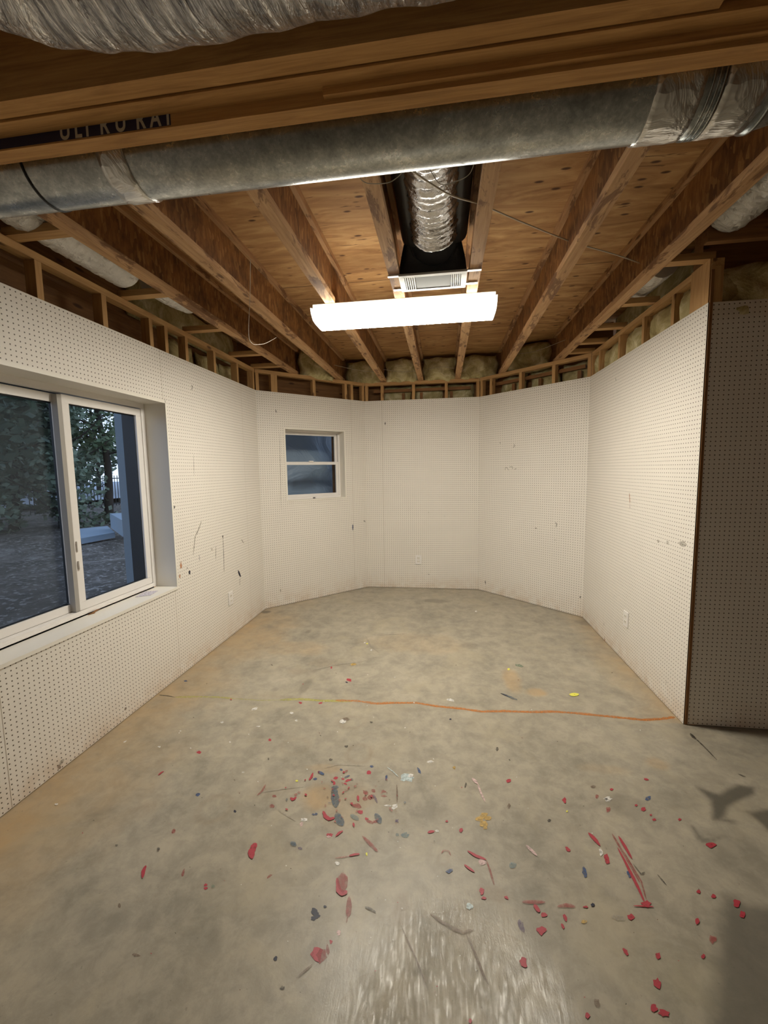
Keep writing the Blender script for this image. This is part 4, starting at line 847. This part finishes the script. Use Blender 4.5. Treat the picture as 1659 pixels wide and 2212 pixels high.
# ------------------------------------------------------------------ windows
def jamb_box(t, P0, d, n, u0, u1, z0, z1, depth, face=.022, trimw=.018):
    """casing that lines the opening; parts head_jamb, side_jamb, sill"""
    def bx(a, b, c, e, dep0, dep1): o = P0+d*a-n*dep1; return MB().obox((o.x, o.y, c), d*(b-a), n*(dep1-dep0), Vector((0, 0, e-c)))
    part(bx(u0-.004, u1+.004, z1-.002, z1+trimw, -.004, depth), 'head_jamb', M['white'], t)
    part(bx(u0-trimw, u0+.002, z0-trimw, z1+trimw, -.004, depth), 'side_jamb', M['white'], t)
    part(bx(u1-.002, u1+trimw, z0-trimw, z1+trimw, -.004, depth), 'side_jamb', M['white'], t)
    part(bx(u0-.004, u1+.004, z0-trimw, z0+.002, -.008, depth), 'sill_board', M['white'], t)
def ring_frame(P0, d, n, u0, u1, z0, z1, wd, dep0, dep1, name, t, mat='vinyl'):
    mb = MB()
    for a, b, c, e in ((u0, u1, z0, z0+wd), (u0, u1, z1-wd, z1), (u0, u0+wd, z0+wd, z1-wd), (u1-wd, u1, z0+wd, z1-wd)):
        o = P0+d*a-n*dep1; mb.obox((o.x, o.y, c), d*(b-a), n*(dep1-dep0), Vector((0, 0, e-c)))
    return part(mb, name, M[mat], t, bevel=.002)
def pane(P0, d, n, u0, u1, z0, z1, dep, t, mat='glass', name='glass_pane', th=.003):
    o = P0+d*u0-n*dep; return part(MB().obox((o.x, o.y, z0), d*(u1-u0), n*th*.1, Vector((0, 0, z1-z0))), name, M[mat], t)
def onepane(P0, d, n, u0, u1, z0, z1, dep, t, mat='glass', name='glass_pane'):
    p = P0-n*dep; mb = MB(); mb.quad([p+d*u0+Vector((0, 0, z0)), p+d*u1+Vector((0, 0, z0)), p+d*u1+Vector((0, 0, z1)), p+d*u0+Vector((0, 0, z1))]); return part(mb, name, M[mat], t)
Y_ = Vector((0, 1, 0)); X_ = Vector((1, 0, 0)); PL = Vector((XL, 0, 0))
w1 = thing('window_1', 'wide white sliding window with two panes in the left pegboard wall', 'window', None, (XL, 2.18, WZ0), 'structure')
jamb_box(w1, PL, Y_, X_, WY0, WY1, WZ0, WZ1, .17)
ring_frame(PL, Y_, X_, WY0, WY1, WZ0-.0, WZ1, .038, .165, .207, 'window_frame', w1)
ring_frame(PL, Y_, X_, WY0-.005, WY1+.005, WZ0-.005, WZ1+.005, .040, .2075, .33, 'exterior_casing', w1, 'black')
# right hand (inner) sash and left sash
s1 = ring_frame(PL, Y_, X_, 2.178, WY1-.038, WZ0+.038, WZ1-.045, .048, .172, .200, 'sash', w1)
onepane(PL, Y_, X_, 2.22, WY1-.08, WZ0+.08, WZ1-.09, .186, s1)
ring_frame(PL, Y_, X_, 2.214, WY1-.078, WZ0+.078, WZ1-.087, .012, .1865, .2015, 'gasket', s1, 'black')
s2 = ring_frame(PL, Y_, X_, WY0+.038, 2.205, WZ0+.038, WZ1-.045, .048, .208, .236, 'sash', w1)
onepane(PL, Y_, X_, WY0+.08, 2.165, WZ0+.08, WZ1-.09, .222, s2)
ring_frame(PL, Y_, X_, WY0+.074, 2.168, WZ0+.078, WZ1-.087, .012, .2225, .2375, 'gasket', s2, 'black')
part(MB().box((XL-.209, 2.150, WZ0+.04), (XL-.172, 2.1775, WZ1-.05), 2), 'meeting_stile', plain('grey_weathered_vinyl', (.36, .34, .31), .5), w1)
onepane(PL, Y_, X_, WY0+.04, 2.20, WZ0+.04, WZ1-.05, .25, w1, 'screen', 'insect_screen')
ring_frame(PL, Y_, X_, WY0+.038, 2.20, WZ0+.038, WZ1-.045, .012, .242, .256, 'screen_rim', w1)
part(MB().box((XL-.172, 2.188, 1.10), (XL-.162, 2.200, 1.16)), 'sash_latch', M['vinyl'], w1)
part(MB().box((XL-.172, 2.188, .99), (XL-.160, 2.202, 1.04)), 'sash_latch', M['vinyl'], w1)
tr = MB()
for dz in (.012, .024): tr.box((XL-.205, WY0+.04, WZ0+.002), (XL-.160-.0*dz, WY1-.04, WZ0+dz*.9), 1)
part(tr, 'window_track', M['vinyl'], w1)
part(MB().box((XL-.168, WY0+.05, WZ0+.0025), (XL-.160, WY1-.02, WZ0+.006), 1), 'caulk_line', plain('stained_caulk', (.42, .27, .12), .8), w1)
w2 = thing('window_2', 'small white double hung window in the angled left wall', 'window', None, (PA+d1*.7), 'structure')
a_, b_, c_, e_ = W2
jamb_box(w2, PA, d1, n1, a_, b_, c_, e_, .12, trimw=.014)
ring_frame(PA, d1, n1, a_, b_, c_, e_, .022, .115, .20, 'window_frame', w2)
zm = 1.655
s = ring_frame(PA, d1, n1, a_+.024, b_-.024, c_+.022, zm+.016, .036, .118, .142, 'lower_sash', w2)
onepane(PA, d1, n1, a_+.058, b_-.058, c_+.055, zm-.016, .13, s)
part(MB().obox(PA+d1*.66-n1*.118+Vector((0, 0, zm+.016)), d1*.055, n1*.02, Vector((0, 0, .012))), 'sash_lock', M['vinyl'], s)
part(MB().obox(PA+d1*.70-n1*.114+Vector((0, 0, c_+.003)), d1*.03, n1*.006, Vector((0, 0, .010))), 'lift_slot', M['black'], s)
s = ring_frame(PA, d1, n1, a_+.024, b_-.024, zm-.016, e_-.022, .030, .150, .172, 'upper_sash', w2)
onepane(PA, d1, n1, a_+.05, b_-.05, zm+.012, e_-.05, .16, s)
# slip of printed paper on the sill
q = [at(x, y, 2, WZ0+.0035) for x, y in ((292, 1290), (325, 1286), (342, 1276), (312, 1278))]
pm, nt_, b_n = new_mat('printed_paper'); n_ = noise(nt_, coord(nt_, (30, 60, 1)), 3, 2); L(nt_, ramp(nt_, n_, [(.45, (.72, .68, .72)), (.6, (.30, .26, .34))]), b_n.inputs['Base Color'])
mb = MB(); mb.quad(q); mb.quad([p+Vector((0, 0, .0012)) for p in q])
for i in range(4): mb.quad([q[i], q[(i+1) % 4], q[(i+1) % 4]+Vector((0, 0, .0012)), q[i]+Vector((0, 0, .0012))])
tag(mb.build('paper_slip', pm), 'small printed paper slip lying on the sill of the wide window', 'paper')
q = at(205, 1322, 2, WZ0+.004)
cl = MB(); random.seed(3)
cl.tube([q+Vector((0, -.05, 0)), q+Vector((.012, -.02, .004)), q+Vector((.002, .0, .006)), q+Vector((-.01, .05, .002))], [.003, .006, .005, .002], 7, wr=.3)
tag(cl.build('dry_leaf', M['header']), 'curled dry leaf on the sill of the wide window', 'leaf')
# ------------------------------------------------------------------ outlets
def outlet(label, p, d, n, blank=False):
    t = thing('wall_outlet', label, 'outlet', 'white outlet covers low on the pegboard', p)
    p = Vector(p)
    def bx(u0, u1, z0, z1, dep): o = p+d*u0; return MB().obox((o.x, o.y, p.z+z0), d*(u1-u0), n*dep, Vector((0, 0, z1-z0)))
    part(bx(-.040, .040, -.062, .062, .009), 'cover_plate', M['vinyl'], t, bevel=.003)
    for z in (-.036, .010):
        r = part(bx(-.017, .017, z, z+.028, .0112), 'receptacle', M['white'], t, bevel=.002)
        part(bx(-.009, -.006, z+.009, z+.021, .0118), 'slot', M['black'], r); part(bx(.006, .009, z+.009, z+.021, .0118), 'slot', M['black'], r)
    part(bx(-.003, .003, -.003, .003, .0105), 'screw', M['bright_metal'], t)
outlet('small outlet cover low on the middle back wall', at_plane(904, 1209, PB, Vector((0, -1, 0))), X_, Vector((0, -1, 0)))
outlet('outlet cover low on the left wall past the wide window', (XL, 3.63, .365), Y_, X_)
outlet('outlet cover low on the right pegboard wall', (XR, 3.435, .355), -Y_, -X_)
# ------------------------------------------------------------------ outdoors, seen through the windows
def ground_mat():
    m, nt, b = new_mat('leaf_litter'); n = noise(nt, coord(nt), 2.2, 8, .7); n2 = noise(nt, coord(nt), 14, 4, .6)
    c = ramp(nt, n, [(.35, (.065, .055, .042)), (.52, (.13, .11, .09)), (.66, (.28, .25, .22))])
    c = mix(nt, ramp(nt, n2, [(.56, (0, 0, 0)), (.62, (.8,)*3)]), c, (.42, .39, .36))
    L(nt, c, b.inputs['Base Color']); b.inputs['Roughness'].default_value = .9; bump(nt, b, n2, .6, .05); return m
GZ = 0.05
mb = MB(); rs = random.Random(5)
gx = [-2.33-.8*i if i < 20 else -18.3-4*(i-19) for i in range(31)]; gy = [-14+2.0*i for i in range(40)]
hz = {}
for i, x in enumerate(gx):
    for j, y in enumerate(gy): hz[i, j] = GZ+(rs.random()*.16-.05 if x < -3.2 else 0)
for i in range(len(gx)-1):
    for j in range(len(gy)-1):
        mb.quad([(gx[i+1], gy[j], hz[i+1, j]), (gx[i], gy[j], hz[i, j]), (gx[i], gy[j+1], hz[i, j+1]), (gx[i+1], gy[j+1], hz[i+1, j+1])])
struct(mb.build('ground', ground_mat()))
mb = MB().quad([(-2.33, 5.95, GZ-.01), (30, 5.95, GZ-.01), (30, 64, GZ-.01), (-2.33, 64, GZ-.01)])
struct(mb.build('ground_back', ground_mat()))
slab_m = plain('pale_blue_slab', (.34, .42, .50), .7); post_m = plain('grey_blue_post', (.22, .27, .31), .7)
def slab_at(pts, z, th, label):
    q = [at(x, y, 2, z) for x, y in pts]; mb = MB(); lo = [p-Vector((0, 0, th)) for p in q]
    mb.quad(q[::-1]); mb.quad(lo)
    for i in range(len(q)): mb.quad([q[i], q[(i+1) % len(q)], lo[(i+1) % len(q)], lo[i]])
    o = mb.build('stone_slab', slab_m); bmn = bmesh.new(); bmn.from_mesh(o.data); bmesh.ops.remove_doubles(bmn, verts=bmn.verts, dist=1e-4); bmesh.ops.recalc_face_normals(bmn, faces=bmn.faces); bmn.to_mesh(o.data); bmn.free()
    tag(o, label, 'slab')
slab_at([(172, 1142), (232, 1136), (248, 1150), (175, 1163)], .25, .12, 'low pale blue slab on the ground outside the wide window')
slab_at([(237, 1109), (285, 1107), (285, 1122), (262, 1123)], .62, .35, 'raised pale slab outside, right of the low one')
p = at(283, 1240, 0, -5.5); 
pw = at(290, 900, 0, -5.5)
tag(MB().box((-3.32, 3.905, GZ-.08), (-3.19, 4.045, 3.6), 2).build('deck_post', post_m), 'blue-grey square post outside at the right of the wide window', 'post')
# iron fence
FXP = -15.0; t = thing('iron_fence', 'black iron picket fence beyond the yard outside the wide window', 'fence', None, (FXP, 18, GZ))
ya, yb2 = at(60, 1060, 0, FXP).y, at(300, 1060, 0, FXP).y
part(MB().box((FXP, ya, GZ+.15), (FXP+.03, yb2+3, GZ+.19), 1), 'rail', M['iron'], t); part(MB().box((FXP, ya, GZ+1.30), (FXP+.03, yb2+3, GZ+1.34), 1), 'rail', M['iron'], t)
k = 0; y = ya
while y < yb2+3 and k < 95:
    part(MB().box((FXP, y, GZ-.1), (FXP+.022, y+.022, GZ+1.45), 2), 'picket', M['iron'], t); y += .17; k += 1
struct(MB().quad([(-60, -30, GZ+.35), (-17, -30, GZ+.25), (-17, 60, GZ+.25), (-60, 60, GZ+.35)]).build('road_ground', plain('pale_road', (.42, .46, .52), .8)))
# trees
bark = plain('dark_bark', (.035, .028, .022), .95)
def leaf_mat(nm, c):
    m, nt, b = new_mat(nm); n = noise(nt, coord(nt), 3, 3); L(nt, ramp(nt, n, [(.35, tuple(x*.5 for x in c)), (.7, c)]), b.inputs['Base Color']); b.inputs['Roughness'].default_value = .6; return m
LM = [leaf_mat('dark_evergreen_leaf', (.11, .17, .10)), leaf_mat('grey_green_leaf', (.20, .26, .17)), leaf_mat('mid_green_leaf', (.15, .22, .11))]
def tree(name, x, y, h, r, label, lm, leaves=2600, trunk=.14, low=.25, leaf=.16, seed=1, cat='tree', grp='trees outside the wide window'):
    rs = random.Random(seed); t = thing(name, label, cat, grp, (x, y, GZ))
    tr = MB(); tr.tube(arc_path([(x, y, GZ-.1), (x+.05, y+.08, GZ+h*.3), (x-.1, y, GZ+h*.6), (x, y+.1, GZ+h*.95)], 5), [trunk*(1-.8*i/15) for i in range(16)], 9, wr=.1)
    for k in range(9):
        z = GZ+h*(low+.07*k); a = rs.random()*6.28; e = Vector((x+math.cos(a)*r*.8, y+math.sin(a)*r*.8, z+h*.12))
        tr.tube(arc_path([(x, y, z), ((x+e.x)/2, (y+e.y)/2, z+h*.03), e], 3), [trunk*.3*(1-.8*i/6) for i in range(7)], 5)
    part(tr, 'trunk', bark, t)
    fo = MB()
    cl = [(rs.gauss(0, r*.5), rs.gauss(0, r*.5), rs.uniform(low, 1.0)*h, rs.uniform(.35, .8)*r*.6) for _ in range(26)]
    for _ in range(leaves):
        c = rs.choice(cl); v = Vector((rs.gauss(0, 1), rs.gauss(0, 1), rs.gauss(0, .8))).normalized()*c[3]*rs.random()**.4
        p = Vector((x+c[0], y+c[1], GZ+c[2]))+v; a = Vector((rs.gauss(0, 1), rs.gauss(0, 1), rs.gauss(0, .5))).normalized(); b = a.cross(Vector((rs.gauss(0, 1), rs.gauss(0, 1), rs.gauss(0, 1)))).normalized()
        s = leaf*rs.uniform(.5, 1.2); m_ = p+a*s*.5
        fo.quad([p, m_+b*s*.28, p+a*s, m_-b*s*.28])
    part(fo, 'foliage', lm, t)
tree('leafy_tree', -6.0, 3.7, 5.4, 2.1, 'dark leafy tree close outside the left pane of the wide window', LM[0], 6500, seed=11, leaf=.16, low=.36)
tree('leafy_tree', -10.5, 10.2, 6.5, 1.8, 'leafy tree behind the frame between the two panes', LM[1], 6000, seed=12, leaf=.2, low=.08)
tree('leafy_tree', -10.5, 14.4, 7.0, 1.7, 'tall dark tree right in the right pane beside the post', LM[0], 6500, seed=13, leaf=.2, low=.06, trunk=.2)
tree('leafy_tree', -10.5, 11.8, 6.2, 1.4, 'leafy tree left in the right pane, under the sky gap', LM[2], 2200, seed=14, leaf=.18, low=.34)
tree('leafy_tree', -14, 8, 9, 3.2, 'large evergreen far behind in the left pane', LM[0], 8000, seed=15, leaf=.32, low=.02)
tree('leafy_tree', -20, 14, 10, 3.6, 'large evergreen far behind in the left pane beside the frame', LM[1], 8000, seed=16, leaf=.36, low=.02)
tree('leafy_tree', -21, 23.0, 9.0, 2.2, 'slim tree beyond the fence, left in the right pane', LM[2], 2600, seed=17, leaf=.26, low=.30)
tree('leafy_tree', -22, 31.5, 13, 4.0, 'large dark tree beyond the fence at the right post', LM[0], 5600, seed=18, leaf=.32, low=.16)
tree('leafy_tree', -11.5, 9.7, 6.0, 2.2, 'broad bush-like tree at the left edge of the left pane', LM[1], 7500, seed=19, leaf=.22, low=.0)
for k, (x, y, lab) in enumerate(((-26, 14, 'distant hedge-like tree at the left of the yard'), (-27, 23, 'distant tree in the middle of the far tree line'), (-28, 42, 'distant tree at the right end of the far tree line'))):
    tree('leafy_tree', x, y, 10 if k != 1 else 6.0, 4.6, lab, LM[k % 3], 8000, seed=30+k, leaf=.5, low=.02)
# plastic sheet outside the small window
def sheet_mat():
    m, nt, b = new_mat('dim_blue_plastic'); n = noise(nt, coord(nt, (1, 1, 1)), 2.0, 4, .55, .8)
    c = ramp(nt, n, [(.35, (.27, .34, .42)), (.62, (.31, .39, .47)), (.72, (.44, .52, .60))])
    L(nt, c, b.inputs['Base Color']); b.inputs['Roughness'].default_value = .4; bump(nt, b, n, .7, .08); return m
mb = MB(); mb.smooth = True; rs = random.Random(9); nu, nz = 26, 26; Pm = {}
for i in range(nu):
    for j in range(nz):
        u = -.9+3.2*i/(nu-1); z = GZ+3.2*j/(nz-1); ridge = .12*math.exp(-((z-1.22-.42*(u-.3))/.06)**2)
        p = PA+d1*u-n1*(.75+.04*math.sin(u*5+z*3)+.03*math.sin(z*9+u*2)-ridge+.25*(z-1.2)*.3)+Vector((0, 0, z)); Pm[i, j] = p
for i in range(nu-1):
    for j in range(nz-1): mb.quad([Pm[i, j], Pm[i+1, j], Pm[i+1, j+1], Pm[i, j+1]])
o = mb.build('plastic_sheet', sheet_mat()); bmn = bmesh.new(); bmn.from_mesh(o.data); bmesh.ops.remove_doubles(bmn, verts=bmn.verts, dist=1e-4); bmn.to_mesh(o.data); bmn.free()
o.modifiers.new('thickness', 'SOLIDIFY').thickness = .004
tag(o, 'dim blue wrinkled sheet hanging outside the small window', 'sheet')
